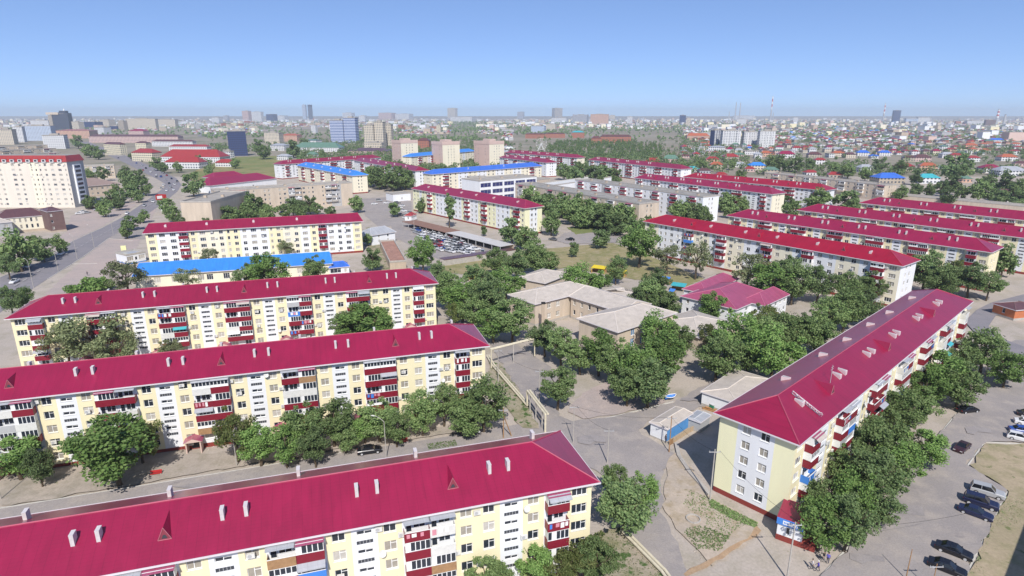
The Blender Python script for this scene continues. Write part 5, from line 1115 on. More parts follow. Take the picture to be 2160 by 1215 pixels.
# pallet fence around the blue shed
pts = [at(u, v) for u, v in [(1412, 940), (1455, 912), (1472, 905)]]
t = thing('pallet_fence', 'fence of upright wooden pallets beside the blue shed', 'fence', (pts[0].x, pts[0].y, 0)); rr = random.Random(3)
for a, c in zip(pts, pts[1:]):
    n = int((c - a).length / 1.15)
    for i in range(n):
        x = a.lerp(c, (i + .5) / n) - pts[0]; d = (c - a).normalized(); b = MB()
        for k in range(5): b.box(-.52 + k * .22, -.38 + k * .22, -.05, .05, .02, 1.15 + rr.uniform(-.15, .15), 0)
        for z in (.2, .9): b.box(-.55, .6, .05, .09, z, z + .1, 0)
        b.build('pallet', [M_WOOD if rr.random() < .5 else mat('pale_timber', (.50, .38, .25), .85, .2, 2)], t, (x.x, x.y, 0), math.atan2(d.y, d.x) + rr.uniform(-.12, .12))
# timber stack and rubbish between shed and garage
pc = at(1497, 868)
for i in range(7):
    b = MB(); L = rr.uniform(2.2, 3.6); b.box(-L / 2, L / 2, -.14, .14, 0, .2, 0); o = tag(b.build('timber_beam', [M_WOOD if i % 2 else mat('orange_timber', (.45, .24, .10), .85, .2, 2)]), f'timber beam, {ORD(i + 1)} in the pile behind the blue shed', 'beam', 'timber pile behind the shed')
    o.location = (pc.x + rr.uniform(-.3, .3) + .32 * (i % 4), pc.y + rr.uniform(-.2, .2) + .3 * (i % 4), .205 * (i // 4)); o.rotation_euler = (0, 0, R_(-38 + rr.uniform(-4, 4)))
b = MB(); b.box(-.8, .8, -.5, .5, 0, 1.1, 0); b.box(-.85, .85, -.55, .55, 1.1, 1.16, 1); o = simple('crate', 'green metal bin standing behind the timber pile', 'bin', b, [mat('green_paint', (.05, .25, .14), .6, .2, 1), M_STL]); c = at(1505, 862); o.location = (c.x, c.y, 0); o.rotation_euler = (0, 0, .6)
# blue boat-shaped swing beside the trees
c = at(1414, 843); t = thing('boat_swing', 'small blue and white boat-shaped play frame under the tree edge', 'play frame', (c.x, c.y, 0), .5)
b = MB()
for i in range(6):
    x0, x1 = -1.5 + i * .5, -1 + i * .5; w0, w1 = .75 * math.cos(x0 * .95), .75 * math.cos(x1 * .95); z0, z1 = .25 + .25 * x0 * x0 * .3, .25 + .25 * x1 * x1 * .3
    b.poly([(x0, -w0, z0 + .6), (x1, -w1, z1 + .6), (x1, 0, z1), (x0, 0, z0)], 0); b.poly([(x0, w0, z0 + .6), (x1, w1, z1 + .6), (x1, 0, z1), (x0, 0, z0)], 0)
b.build('hull', [M_BLU], t); b = MB()
for s in (-1, 1):
    for i in range(6):
        x0, x1 = -1.5 + i * .5, -1 + i * .5; w0, w1 = .75 * math.cos(x0 * .95), .75 * math.cos(x1 * .95); z0, z1 = .25 + .25 * x0 * x0 * .3, .25 + .25 * x1 * x1 * .3
        b.tube((x0, s * w0, z0 + .62), (x1, s * w1, z1 + .62), .08, .08, 6)
b.build('rail', [M_FRM], t)
# play pavilions on the nursery ground
def pavilion(px, label, m, w=5.0, d=3.0, rz=-.5):
    c = at(*px, 2.4); t = thing('pavilion', label, 'play pavilion', (c.x, c.y, 0), rz, 'play pavilions of the nursery')
    b = MB(); b.poly([(-w / 2, -d / 2, 2.2), (w / 2, -d / 2, 2.2), (w / 2, d / 2, 2.7), (-w / 2, d / 2, 2.7)], 0); b.poly([(-w / 2, -d / 2, 2.08), (w / 2, -d / 2, 2.08), (w / 2, d / 2, 2.58), (-w / 2, d / 2, 2.58)], 0); b.box(-w / 2, w / 2, -d / 2 - .03, -d / 2, 2.05, 2.22, 0); b.build('roof', [m], t)
    b = MB(); b.box(-w / 2, w / 2, d / 2 - .12, d / 2 - .02, 0, 2.5, 0); b.box(-w / 2, -w / 2 + .1, -d / 2, d / 2 - .125, 0, 1.2, 0); b.build('wall', [M_WOOD], t)
    for sx in (-1, 1): b = MB(); b.tube((sx * (w / 2 - .1), -d / 2 + .1, 0), (sx * (w / 2 - .1), -d / 2 + .1, 2.1), .06, .06, 6); b.build('post', [m], t)
pavilion((1264, 563), 'first yellow play pavilion, the one nearer the slate roofs', M_YLW, 5.5); pavilion((1304, 571), 'second yellow play pavilion beside bushes in the meadow', M_YLW, 6); pavilion((1397, 586), 'blue-roofed play pavilion near the pink roofs', M_BLU, 5.5); pavilion((1432, 600), 'dark teal play pavilion next to the pink roofs', RF_TQ, 5, 3); pavilion((998, 578), 'yellow play shelter nearly hidden among trees', M_YLW, 3.2, 3); pavilion((1418, 612), 'small blue play box at the pink nursery corner', M_BLU, 1.8, 2)
# billboard on the avenue
c = at(342, 445); t = thing('billboard', 'red and white three-sided billboard on a white column by the avenue', 'billboard', (c.x, c.y, 0), 0)
b = MB(); b.tube((0, 0, 0), (0, 0, 7.5), .75, .75, 12); b.build('column', [M_FRM], t)
b = MB()
for k in range(3):
    a0 = R_(-100 + 120 * k); a1 = R_(20 + 120 * k); b.obox((math.cos(a0) * 3.6, math.sin(a0) * 3.6), (math.cos(a1) * 3.6, math.sin(a1) * 3.6), .25, 7.5, 10.6, 0); 
    m0 = Vector((math.cos(a0), math.sin(a0))) * 3.76; m1 = Vector((math.cos(a1), math.sin(a1))) * 3.76; b.obox(m0.lerp(m1, .12), m0.lerp(m1, .6), .1, 8.2, 10.0, 1)
b.build('display_panel', [M_RED, M_FRM], t)
# sign box on the yellow post by the blue hall
c = at(265, 548); t = thing('sign_box', 'pale yellow sign box on a post at the blue hall corner', 'sign', (c.x, c.y, 0), .3); b = MB(); b.tube((0, 0, 0), (0, 0, 3.4), .12, .12, 8); b.build('post', [M_STL], t); b = MB(); b.box(-1, 1, -.25, .25, 3.4, 6.2, 0); b.build('sign_panel', [mat('pale_yellow_panel', (.75, .72, .38), .5, .05)], t)
# red benches before the second block
for u, v, lb in [(330, 1003, 'red bench under the large tree before the second block'), (850, 935, 'red bench half hidden by trees on the street')]:
    c = at(u, v); t = thing('bench', lb, 'bench', (c.x, c.y, 0), R_(17)); b = MB(); b.box(-.9, .9, -.22, .22, .42, .48, 0); b.build('seat', [M_RED], t); b = MB(); b.box(-.9, .9, .2, .26, .55, .95, 0); b.build('backrest', [M_RED], t)
    for x in (-.75, .75): b = MB(); b.box(x - .05, x + .05, -.2, .2, 0, .419, 0); b.build('leg', [M_STL], t)
b = MB(); b.box(-1.5, 1.5, -2.2, 0, 2.5, 2.62, 0); b.box(-1.4, -1.3, -2.1, -2.0, 0, 2.5, 1); b.box(1.3, 1.4, -2.1, -2.0, 0, 2.5, 1); b.box(-.5, .5, -.03, -.002, 0, 2.2, 1)
for k in range(6): b.poly([(-1.5 + k * .5, -2.2, 2.62), (-1 + k * .5, -2.2, 2.62), (-1 + k * .5, 0, 3.15), (-1.5 + k * .5, 0, 3.15)], 0 if k % 2 else 0)
b.build('canopy', [M_RED, M_FRM], blkB[0], (65.2, -.01, 0))
for u0, v0, u1, v1, m, lb in [(2026, 318, 2074, 319, M_CRM, 'long cream garden wall among the far right houses'), (2075, 319, 2102, 320, M_ORB, 'orange brick garden wall joining the cream one'), (1880, 395, 1990, 400, M_CON, 'grey yard wall behind the last right-hand red roof'), (1560, 344, 1625, 347, M_TANL, 'tan yard wall between villas behind the red blocks')]:
    b = MB(); b.obox(at(u0, v0), at(u1, v1), .4, 0, 2.4); simple('garden_wall', lb, 'wall', b, [m])
# ------------------------------------------------------------------ people
SKIN = mat('skin', (.42, .26, .18), .6, .05); HAIR = mat('dark_hair', (.02, .015, .012), .6, .2, 10)
def person(px, rz, label, shirt, trousers, stride=.22, arm=.25, hat=None):
    c = at(*px); t = thing('person', label, 'person', (c.x, c.y, .17), rz, None)
    V = [(0, 0, .95), (0, 0, 1.15), (.02, 0, 1.38), (.03, 0, 1.50), (.05, 0, 1.60), (.05, 0, 1.70)]; Rr = [.15, .14, .155, .06, .095, .07]; E = [(0, 1), (1, 2), (2, 3), (3, 4), (4, 5)]
    def chain(st, pts, rs):
        pr = st
        for p, r in zip(pts, rs): V.append(p); Rr.append(r); E.append((pr, len(V) - 1)); pr = len(V) - 1
    for s in (-1, 1):
        f = s * stride
        chain(0, [(f * .1, s * .10, .86), (f * .7 + .05, s * .105, .50), (f - .02, s * .105, .09), (f + .15, s * .11, .05)], [.095, .068, .05, .042])
        g = -s * arm
        chain(2, [(0, s * .19, 1.36), (g * .4 - .03, s * .23, 1.10), (g + .05, s * .22, .88), (g + .09, s * .21, .80)], [.062, .048, .036, .034])
        h0 = len(V) - 1
        for k in range(4): chain(h0, [(g + .10 + .012 * k, s * (.195 + .014 * k), .735 - .008 * (k % 2)), (g + .125 + .01 * k, s * (.19 + .013 * k), .69 + .008 * (k % 3))], [.0095, .008])
        chain(h0, [(g + .13, s * .185, .775), (g + .15, s * .18, .745)], [.011, .009])
    me = bpy.data.meshes.new('body'); me.from_pydata(V, E, []); o = bpy.data.objects.new('body', me); C.objects.link(o)
    sk = o.modifiers.new('s', 'SKIN'); o.modifiers.new('u', 'SUBSURF').levels = 1
    for i, r in enumerate(Rr): me.skin_vertices[0].data[i].radius = (r, r)
    me.skin_vertices[0].data[0].use_root = True
    dg = bpy.context.evaluated_depsgraph_get(); dg.update(); nm = bpy.data.meshes.new_from_object(o.evaluated_get(dg)); bpy.data.objects.remove(o); nm.name = 'body'; nm.materials.clear()
    for m in (SKIN, shirt, trousers, M_BLK): nm.materials.append(m)
    for p in nm.polygons:
        z = p.center.z; y = abs(p.center.y); p.use_smooth = True
        p.material_index = 3 if z < .10 and y < .17 else 2 if z < .95 and y < .175 else 1 if z < 1.47 and (y < .20 or z > 1.08) else 0
    put('body', nm, t)
    b = MB(); n = 10
    for k in range(4):
        z0, z1 = 1.63 + k * .035, 1.63 + (k + 1) * .035; r0, r1 = .105 * math.cos(k * .36), .105 * math.cos((k + 1) * .36)
        for i in range(n):
            a0, a1 = 2 * math.pi * i / n, 2 * math.pi * (i + 1) / n; q = lambda a, r, z: (.035 + r * math.cos(a), r * math.sin(a), z)
            b.poly([q(a0, r0, z0), q(a1, r0, z0), q(a1, r1, z1), q(a0, r1, z1)], 0)
    b.build('hair', [hat or HAIR], t)
def cloth(n, c): return mat(n, c, .85, .15, 6)
person((1724, 1207), 2.6, 'person in a violet-blue top and white hat walking by the lot kerb', cloth('violet_cloth', (.10, .08, .42)), cloth('dark_cloth', (.04, .04, .07)), hat=cloth('white_hat', (.7, .7, .68)))
person((1712, 1203), 2.6, 'person in a white shirt walking ahead of the violet-topped one', cloth('white_cloth', (.62, .58, .56)), cloth('grey_cloth', (.12, .11, .12)), .15)
person((1745, 1190), .9, 'person in a blue top standing by the lot kerb', cloth('blue_cloth', (.12, .11, .40)), cloth('dark_cloth', (.04, .04, .07)), .06, .08)
person((1736, 1187), -1.2, 'person in a black top beside the blue-topped one at the kerb', cloth('black_cloth', (.02, .02, .025)), cloth('pale_cloth', (.35, .32, .30)), .1, .1)
person((1404, 935), .4, 'person in grey standing in front of the blue shed', cloth('grey_cloth', (.12, .11, .12)), cloth('dark_cloth', (.04, .04, .07)), .05, .05)
person((185, 582), 2.2, 'person crossing the paved square beside the avenue', cloth('grey_cloth', (.12, .11, .12)), cloth('dark_cloth', (.04, .04, .07)))
# ------------------------------------------------------------------ far buildings
def grid_mat(name, wall, glass=(.06, .075, .10), px=3.2, pz=3.0, wx=.5, wz=.5, strip=False):
    """facade with a regular pattern of windows in its surface"""
    if name in _mats: return _mats[name]
    m = bpy.data.materials.new(name); m.use_nodes = True; _mats[name] = m; _cols[name] = wall
    nt = m.node_tree; n = nt.nodes; l = nt.links; b = n['Principled BSDF']; b.inputs['Roughness'].default_value = .6
    tc = n.new('ShaderNodeTexCoord'); sp = n.new('ShaderNodeSeparateXYZ'); l.new(tc.outputs['Object'], sp.inputs[0])
    def mth(op, a, c):
        x = n.new('ShaderNodeMath'); x.operation = op
        for i, q in enumerate((a, c)):
            if q is None: continue
            if isinstance(q, (int, float)): x.inputs[i].default_value = q
            else: l.new(q, x.inputs[i])
        return x.outputs[0]
    h = mth('ADD', sp.outputs[0], sp.outputs[1])
    fx = mth('FRACT', mth('DIVIDE', h, px), None); fz = mth('FRACT', mth('DIVIDE', sp.outputs[2], pz), None)
    a = mth('LESS_THAN', mth('ABSOLUTE', mth('SUBTRACT', fx, .5), None), wx / 2); c = mth('LESS_THAN', mth('ABSOLUTE', mth('SUBTRACT', fz, .55), None), wz / 2)
    k = mth('MULTIPLY', a, c) if not strip else c
    g = n.new('ShaderNodeNewGeometry'); s2 = n.new('ShaderNodeSeparateXYZ'); l.new(g.outputs['Normal'], s2.inputs[0]); k = mth('MULTIPLY', k, mth('LESS_THAN', mth('ABSOLUTE', s2.outputs[2], None), .5))
    mx = n.new('ShaderNodeMix'); mx.data_type = 'RGBA'; mx.inputs[6].default_value = (*wall, 1); mx.inputs[7].default_value = (*glass, 1); l.new(k, mx.inputs['Factor']); l.new(mx.outputs[2], b.inputs['Base Color'])
    return m
GM = {k: grid_mat('facade_' + k, c) for k, c in {'white': (.66, .66, .66), 'beige': (.60, .53, .42), 'grey': (.40, .40, .42), 'pink': (.58, .42, .38), 'yellow': (.66, .60, .44), 'brick': (.38, .14, .08), 'tan': (.42, .36, .28), 'salmon': (.58, .36, .26), 'paleblue': (.48, .55, .66)}.items()}
GM['blueglass'] = grid_mat('facade_blue_glass', (.035, .06, .16), (.02, .03, .08), 2.4, 3.2, .8, .75); GM['darkglass'] = grid_mat('facade_dark_glass', (.055, .07, .11), (.025, .03, .05), 2.4, 3.2, .8, .75); GM['bluestrip'] = grid_mat('facade_blue_strips', (.55, .60, .70), (.05, .09, .24), 3, 3.3, 1, .55, True); GM['brownstrip'] = grid_mat('facade_brown', (.20, .13, .12), (.05, .05, .07), 3, 3.2, .6, .5)
RM = {'R': RF_R, 'A': RF_A, 'B': RF_B, 'S': RF_S, 'BR': RF_BR, 'GN': RF_GN, 'TQ': RF_TQ, 'GR': RF_GR, 'OR': RF_OR, 'F': M_FLTB, 'W': mat('white_membrane', (.62, .62, .60))}
def far_building(u0, u1, vt, vb, fac, label, roof='F', rise=0.0, yaw=-18, dr=.6, name='building', cat='building', group=None, cap=None):
    """upright building whose foot shows at row vb and whose top at row vt"""
    uc = (u0 + u1) / 2; h = top_z(uc, vb, vt); p = at(uc, vb); d = depth_of(p); w = (u1 - u0) / FPX * d
    y = R_(yaw); a = w / (abs(math.cos(y)) + dr * abs(math.sin(y))); dp = a * dr
    t = thing(name, label, cat, (p.x, p.y, 0), y, group); eh = h - rise
    b = MB(); b.box(-a / 2, a / 2, 0, dp, 0, eh, 0); b.build('wall', [GM[fac]], t)
    b = MB()
    if rise:
        o = .5; q = min(a, dp) / 2
        c = [(-a / 2 - o, -o, eh + .02), (a / 2 + o, -o, eh + .02), (a / 2 + o, dp + o, eh + .02), (-a / 2 - o, dp + o, eh + .02)]; r0, r1 = (-a / 2 + q * .8, dp / 2, h), (a / 2 - q * .8, dp / 2, h)
        b.poly([c[0], c[1], r1, r0], 0); b.poly([c[2], c[3], r0, r1], 0); b.poly([c[1], c[2], r1], 0); b.poly([c[3], c[0], r0], 0); b.poly(c, 0)
    else:
        b.box(-a / 2 - .3, a / 2 + .3, -.3, dp + .3, eh + .01, eh + 1.1, 0); b.box(-a * .2, a * .2, dp * .3, dp * .7, eh + 1.11, eh + 3.6, 0)
    b.build('roof', [RM[roof]], t)
    return t, a, dp, h
FB = far_building
FB(0, 30, 274, 305, 'beige', 'beige apartment building at the left edge below the distant skyline', yaw=10); FB(33, 52, 268, 300, 'white', 'blank white end of an apartment building near the left edge', yaw=10)
FB(52, 110, 266, 297, 'paleblue', 'long blue-grey apartment building left of the twin-crowned tower', yaw=8, dr=.3); FB(68, 105, 254, 275, 'white', 'white apartment building behind the blue-grey one', yaw=8); FB(95, 138, 286, 314, 'white', 'pale five-storey block beside the bend of the avenue', yaw=14, dr=.5)
FB(150, 172, 257, 276, 'beige', 'plain beige building right of the twin-crowned tower'); FB(173, 208, 257, 272, 'blueglass', 'low dark blue glass building on the left skyline'); FB(208, 236, 253, 270, 'beige', 'cream stepped building beside the dark blue glass one'); FB(195, 226, 269, 283, 'white', 'small white modern office below the dark blue glass one'); FB(228, 252, 266, 275, 'blueglass', 'low blue glass pavilion in the left distance')
FB(248, 266, 255, 276, 'tan', 'tan apartment slab left of the long cream apartment row'); FB(267, 332, 251, 274, 'beige', 'long cream apartment row on the left skyline', yaw=-4, dr=.15); FB(333, 372, 252, 270, 'beige', 'cream apartment building right of the long cream row', yaw=-4, dr=.3)
FB(120, 190, 273, 292, 'salmon', 'pinkish low building with red roof near the avenue trees', 'OR', 3, yaw=10)
FB(185, 380, 284, 301, 'pink', 'very long pink three-storey building with maroon roof', 'BR', 4, yaw=-3, dr=.1); FB(212, 266, 300, 327, 'yellow', 'yellow apartment block with maroon roof below the long pink one', 'BR', 3, yaw=-25, dr=.25); FB(285, 312, 298, 318, 'yellow', 'second yellow apartment block behind trees by the pink building', 'BR', 3, yaw=-10); FB(318, 410, 295, 309, 'white', 'cream block with maroon roof right of the yellow blocks', 'BR', 3, yaw=-6, dr=.15); FB(270, 305, 272, 286, 'pink', 'house with bright crimson hipped roof above the long pink building', 'A', 6, yaw=-5)
FB(272, 330, 314, 340, 'yellow', 'cream two-storey building with scarlet roof by the avenue', 'R', 5, yaw=-15, dr=.5); FB(334, 470, 316, 342, 'white', 'wide white school with a scarlet hipped roof beyond the avenue', 'R', 9, yaw=-6, dr=.3); FB(355, 440, 305, 322, 'white', 'upper wing of the white school with rows of windows', 'R', 3, yaw=-5, dr=.2); FB(345, 425, 331, 356, 'white', 'lower white wing of the scarlet-roofed school', 'R', 6, yaw=-6, dr=.4); FB(452, 490, 336, 352, 'white', 'little white house with scarlet roof by the grassy field', 'R', 4, yaw=-8)
FB(484, 524, 277, 329, 'blueglass', 'dark blue glass office tower standing alone by the field', yaw=22, dr=.55)
FB(470, 490, 320, 333, 'white', 'white shed at the foot of the dark blue glass office'); FB(557, 592, 281, 303, 'beige', 'beige four-storey office with tall window bays', yaw=-8); FB(590, 630, 282, 298, 'salmon', 'long cream house with an orange-red roof', 'OR', 4, yaw=-10); FB(565, 605, 303, 318, 'white', 'white building with pale roof in front of the beige office', 'GR', 3)
FB(632, 672, 294, 305, 'white', 'white two-storey house with pale green roof', 'GN', 2); FB(615, 718, 301, 320, 'white', 'wide white building under a green roof', 'GN', 8, yaw=-5, dr=.35); FB(580, 612, 325, 338, 'white', 'small white house left of the green-roofed buildings', 'GR', 3); FB(645, 668, 320, 333, 'white', 'small white house with green gable near the red roofs', 'GN', 4)
FB(655, 668, 264, 281, 'white', 'small white block standing on the open plain')
# skyline
FB(510, 528, 234, 258, 'pink', 'domed pinkish building on the skyline'); FB(528, 555, 236, 257, 'white', 'pale slab apartments right of the domed building', dr=.3); FB(559, 580, 241, 256, 'blueglass', 'blue-grey glass office on the skyline', dr=.8); FB(580, 604, 244, 255, 'white', 'bright white hall on the skyline'); FB(638, 647, 221, 252, 'paleblue', 'left, paler one of the slim twin glass towers'); FB(650, 659, 221, 252, 'darkglass', 'right, darker one of the slim twin glass towers'); FB(444, 466, 248, 261, 'white', 'white block left of the domed building'); FB(470, 482, 244, 255, 'grey', 'small dark office on the skyline')
FB(720, 745, 238, 252, 'white', 'round-topped white hall behind the white and blue office tower'); FB(756, 772, 244, 258, 'white', 'white block between the two office towers on the skyline'); FB(795, 830, 238, 252, 'pink', 'pinkish apartment group on the skyline, taller one'); FB(830, 867, 240, 252, 'white', 'white apartment group right of the pinkish one'); FB(942, 963, 228, 251, 'beige', 'lone pale slab tower on the centre skyline', dr=.5, yaw=-25); FB(945, 1000, 247, 257, 'white', 'low wide pale hall below the lone slab tower')
FB(1167, 1189, 228, 251, 'tan', 'grey and tan tower on the skyline with a white podium', dr=.7, yaw=24); FB(1160, 1197, 249, 260, 'white', 'white podium below the grey and tan tower'); FB(1205, 1240, 242, 260, 'grey', 'grey-blue arched building beside the salmon one'); FB(1244, 1284, 241, 263, 'salmon', 'salmon apartment building on the right of centre', dr=.4, yaw=-10); FB(1284, 1297, 243, 255, 'beige', 'cream building adjoining the salmon one'); FB(1322, 1334, 246, 262, 'white', 'slim white block in the right distance'); FB(1090, 1105, 236, 250, 'grey', 'small grey tower left of the tan one'); FB(1432, 1446, 243, 262, 'blueglass', 'pale and blue block left of the white apartment towers'); FB(1447, 1456, 249, 268, 'beige', 'cream slab beside the blue block'); FB(1552, 1574, 251, 264, 'white', 'white block below the twin chimneys'); FB(1672, 1682, 248, 262, 'white', 'slim white block right of the tall striped chimney')
FB(768, 791, 264, 314, 'beige', 'left slab of the pale stone office building', yaw=-10, dr=.6); FB(790, 812, 258, 314, 'beige', 'middle and tallest slab of the pale stone office building', yaw=-10, dr=.8); FB(811, 828, 263, 312, 'beige', 'right slab of the pale stone office building', yaw=-10, dr=.9); FB(766, 808, 302, 318, 'beige', 'low entrance block before the pale stone office', yaw=-10)
FB(697, 727, 254, 302, 'bluestrip', 'left half of the white office tower with blue window bands', yaw=-6, dr=.7); FB(726, 753, 249, 302, 'bluestrip', 'right, taller half of the white office tower with blue window bands', yaw=-6, dr=.8)
# twin-crowned tower
t, a, dp, h = FB(112, 145, 240, 276, 'darkglass', 'twin-crowned tower of dark glass between beige wings', yaw=10, dr=.6)
for s, k, e in ((-1, .92, .5), (1, 1.05, .22)): b = MB(); b.box(s * a * .5 - a * .12, s * a * .5 + a * .12 + .01, -2, dp * .9, 0, h * k, 0); b.build('wing', [GM['tan' if s < 0 else 'darkglass']], t)
b = MB(); b.box(-a * .72, a * .05, -2.5, dp, h * .95, h * 1.08, 0); b.build('cornice', [M_TANL], t); b = MB(); b.box(a * .1, a * .5, 0, dp * .7, h * 1.01, h * 1.18, 0); b.tube((a * .35, dp * .3, h * 1.18), (a * .35, dp * .3, h * 1.30), 3, 1.2, 8, 1); b.build('crown', [GM['darkglass'], M_FRM], t)
# white apartment towers on the right
for (u0, u1, vt, vb, m, lb, yw) in [(1500, 1523, 275, 308, 'blueglass', 'blue end of the white apartment towers on the right', 30), (1522, 1561, 276, 310, 'white', 'first white balconied apartment tower, next to its blue end', -4), (1567, 1601, 279, 310, 'white', 'second white balconied apartment tower, in the middle', -4), (1600, 1633, 277, 312, 'white', 'third white balconied apartment tower, at the outer end', -4)]:
    t, a, dp, h = FB(u0, u1, vt, vb, m, lb, yaw=yw, dr=.5)
    b = MB()
    for i in range(3): x = -a / 2 + a * (i + .5) / 3; b.box(x - a * .09, x + a * .09, -1.4, 0, 1, h * .99, 0)
    b.build('bay_window', [GM['white']], t)
FB(1492, 1530, 308, 322, 'white', 'white low hall with pale roof before the apartment towers', 'GR', 2)
# brick buildings in the middle distance
GBK = 'red brick terraces in the middle distance'
FB(1108, 1150, 281, 292, 'brick', 'long low brick terrace left of the turquoise-roofed one', 'BR', 3, yaw=-2, dr=.2, group=GBK); FB(1150, 1192, 280, 291, 'brick', 'second low brick terrace, nearer the turquoise roof', 'BR', 3, yaw=-2, dr=.2, group=GBK); FB(1205, 1233, 276, 291, 'brick', 'brick house with a turquoise roof', 'TQ', 4, yaw=-4, group=GBK); FB(1266, 1331, 284, 302, 'brick', 'long orange brick two-storey terrace with dark roof', 'BR', 4, yaw=-5, dr=.2, group=GBK); FB(1247, 1268, 287, 302, 'brick', 'dark-gabled house at the end of the orange brick terrace', 'BR', 5, yaw=-5, group=GBK); FB(1449, 1496, 281, 295, 'salmon', 'salmon-roofed twin-gabled house row left of the white towers', 'OR', 6, yaw=-3, dr=.3); FB(880, 906, 291, 312, 'brick', 'orange brick villa seen between the first and middle pink towers', 'BR', 5, yaw=-10)
FB(890, 910, 270, 280, 'white', 'white villa on the edge of the grove'); FB(920, 930, 264, 282, 'yellow', 'cream tower house by the grove'); FB(1118, 1150, 266, 279, 'paleblue', 'pale blue villa beyond the brick terraces'); FB(1150, 1173, 262, 276, 'beige', 'cream villa beyond the brick terraces')
FB(1395, 1432, 327, 342, 'pink', 'pink house with green roof behind the plantation', 'GN', 5); FB(1358, 1395, 333, 345, 'pink', 'pink-roofed house near the plantation edge', 'R', 5)
FB(725, 822, 313, 325, 'pink', 'dark-roofed low building behind the first pink tower', 'BR', 4, yaw=-12)
# chimneys and works on the right skyline
def stack(u, vt, vb, label, bands=None, w=5.0):
    vb = max(vb, 253); w *= 1.7; h = top_z(u, vb, vt); p = at(u, vb); t = thing('chimney', label, 'chimney', (p.x, p.y, 0)); n = 9 if bands else 1
    b = MB(); m = [M_GRY, M_RED, M_FRM]
    for i in range(n): r0 = w * (1 - .5 * i / n); r1 = w * (1 - .5 * (i + 1) / n); b.tube((0, 0, h * i / n), (0, 0, h * (i + 1) / n), r0, r1, 10, 0 if not bands else (1 if i % 2 and i > 3 else 0 if i < 4 else 2))
    b.build('shaft', m, t); b = MB(); b.tube((0, 0, h), (0, 0, h + 2), w * .55, w * .55, 10); b.build('rim', [M_BLK], t)
stack(1550, 216, 246, 'left one of the twin grey chimneys on the skyline'); stack(1559, 217, 246, 'right one of the twin grey chimneys on the skyline'); stack(1625, 203, 252, 'tallest chimney on the skyline, banded toward the top', True, 6); stack(1862, 218, 256, 'leaning-looking banded chimney left of the blue cooling block', True, 5); stack(2101, 231, 262, 'banded chimney near the right edge of the skyline', True, 6); stack(2117, 242, 262, 'short dark chimney right of the banded one near the edge', None, 6); stack(1537, 236, 250, 'small stub chimney left of the twin chimneys', None, 4); stack(1630, 238, 252, 'small stack beside the tallest chimney', None, 4)
FB(1882, 1898, 233, 258, 'blueglass', 'blue-grey cooling block of the works on the right skyline', dr=1); FB(1545, 1593, 244, 252, 'white', 'long white works hall below the twin chimneys'); FB(1910, 1935, 250, 261, 'paleblue', 'pale works building with conveyor right of the cooling block'); FB(1935, 1960, 248, 261, 'white', 'white silo building of the works'); FB(2040, 2075, 255, 263, 'white', 'long white sheds left of the banded chimney at the edge'); FB(2078, 2098, 253, 267, 'brownstrip', 'dark plant beside the banded chimney at the edge')
# ferris-wheel-like white ride above the trees
c = at(1142, 318, 0); t = thing('fairground_wheel', 'pale spoked fairground wheel above the plantation', 'fairground wheel', (c.x, c.y, 0), .2)
b = MB(); Rw = 9.5
for i in range(24):
    a0 = 2 * math.pi * i / 24; a1 = 2 * math.pi * (i + 1) / 24; b.tube((Rw * math.cos(a0), 0, 11.5 + Rw * math.sin(a0)), (Rw * math.cos(a1), 0, 11.5 + Rw * math.sin(a1)), .16, .16, 5)
    if i % 2: b.tube((0, 0, 11.5), (Rw * math.cos(a0), 0, 11.5 + Rw * math.sin(a0)), .15, .15, 4)
b.build('wheel', [M_FRM], t); b = MB(); b.tube((-6, 2, 0), (0, 2, 11.5), .6, .4, 6); b.tube((6, 2, 0), (0, 2, 11.5), .6, .4, 6); b.build('support', [M_FRM], t)

# ------------------------------------------------------------------ single houses
HW = {'W': GM['white'], 'T': GM['tan'], 'c': GM['beige'], 'p': GM['pink'], 'o': GM['salmon'], 'b': GM['brick'], 'y': GM['yellow'], 'g': GM['grey']}
NMW = {'W': 'white', 'T': 'tan', 'c': 'cream', 'p': 'pink', 'o': 'orange', 'b': 'brick', 'y': 'yellow', 'g': 'grey'}
NMR = {'R': 'red', 'A': 'crimson', 'B': 'deep blue', 'S': 'bright blue', 'BR': 'brown', 'GN': 'green', 'TQ': 'turquoise', 'GR': 'grey', 'OR': 'orange', 'F': 'flat tan'}
house_pts = []
def house(x, y, w, dp, hh, rise, rz, wall, roof, label, group):
    key = ('hw', round(w), round(dp), round(hh, 1), wall)
    if key not in _cache: b = MB(); b.box(-round(w) / 2, round(w) / 2, -round(dp) / 2, round(dp) / 2, 0, hh, 0, 'b'); _cache[key] = b.mesh('house', [HW[wall]])
    t = tag(put('house', _cache[key], None, (x, y, 0), rz), label, 'house', group)
    k2 = ('hr', round(w), round(dp), round(hh, 1), round(rise, 1), roof)
    if k2 not in _cache:
        b = MB(); a, d = round(w) / 2 + .5, round(dp) / 2 + .5; e = hh + .01; z = hh + rise; q = min(a, d) * .75
        if roof == 'F': b.box(-a + .3, a - .3, -d + .3, d - .3, e, e + .5, 0)
        else:
            cs = [(-a, -d, e), (a, -d, e), (a, d, e), (-a, d, e)]; r0, r1 = (-a + q, 0, z), (a - q, 0, z)
            b.poly([cs[0], cs[1], r1, r0], 0); b.poly([cs[2], cs[3], r0, r1], 0); b.poly([cs[1], cs[2], r1], 0); b.poly([cs[3], cs[0], r0], 0); b.poly(cs, 0)
        _cache[k2] = b.mesh('roof', [RM[roof]])
    put('roof', _cache[k2], t); house_pts.append((x, y, max(w, dp)))
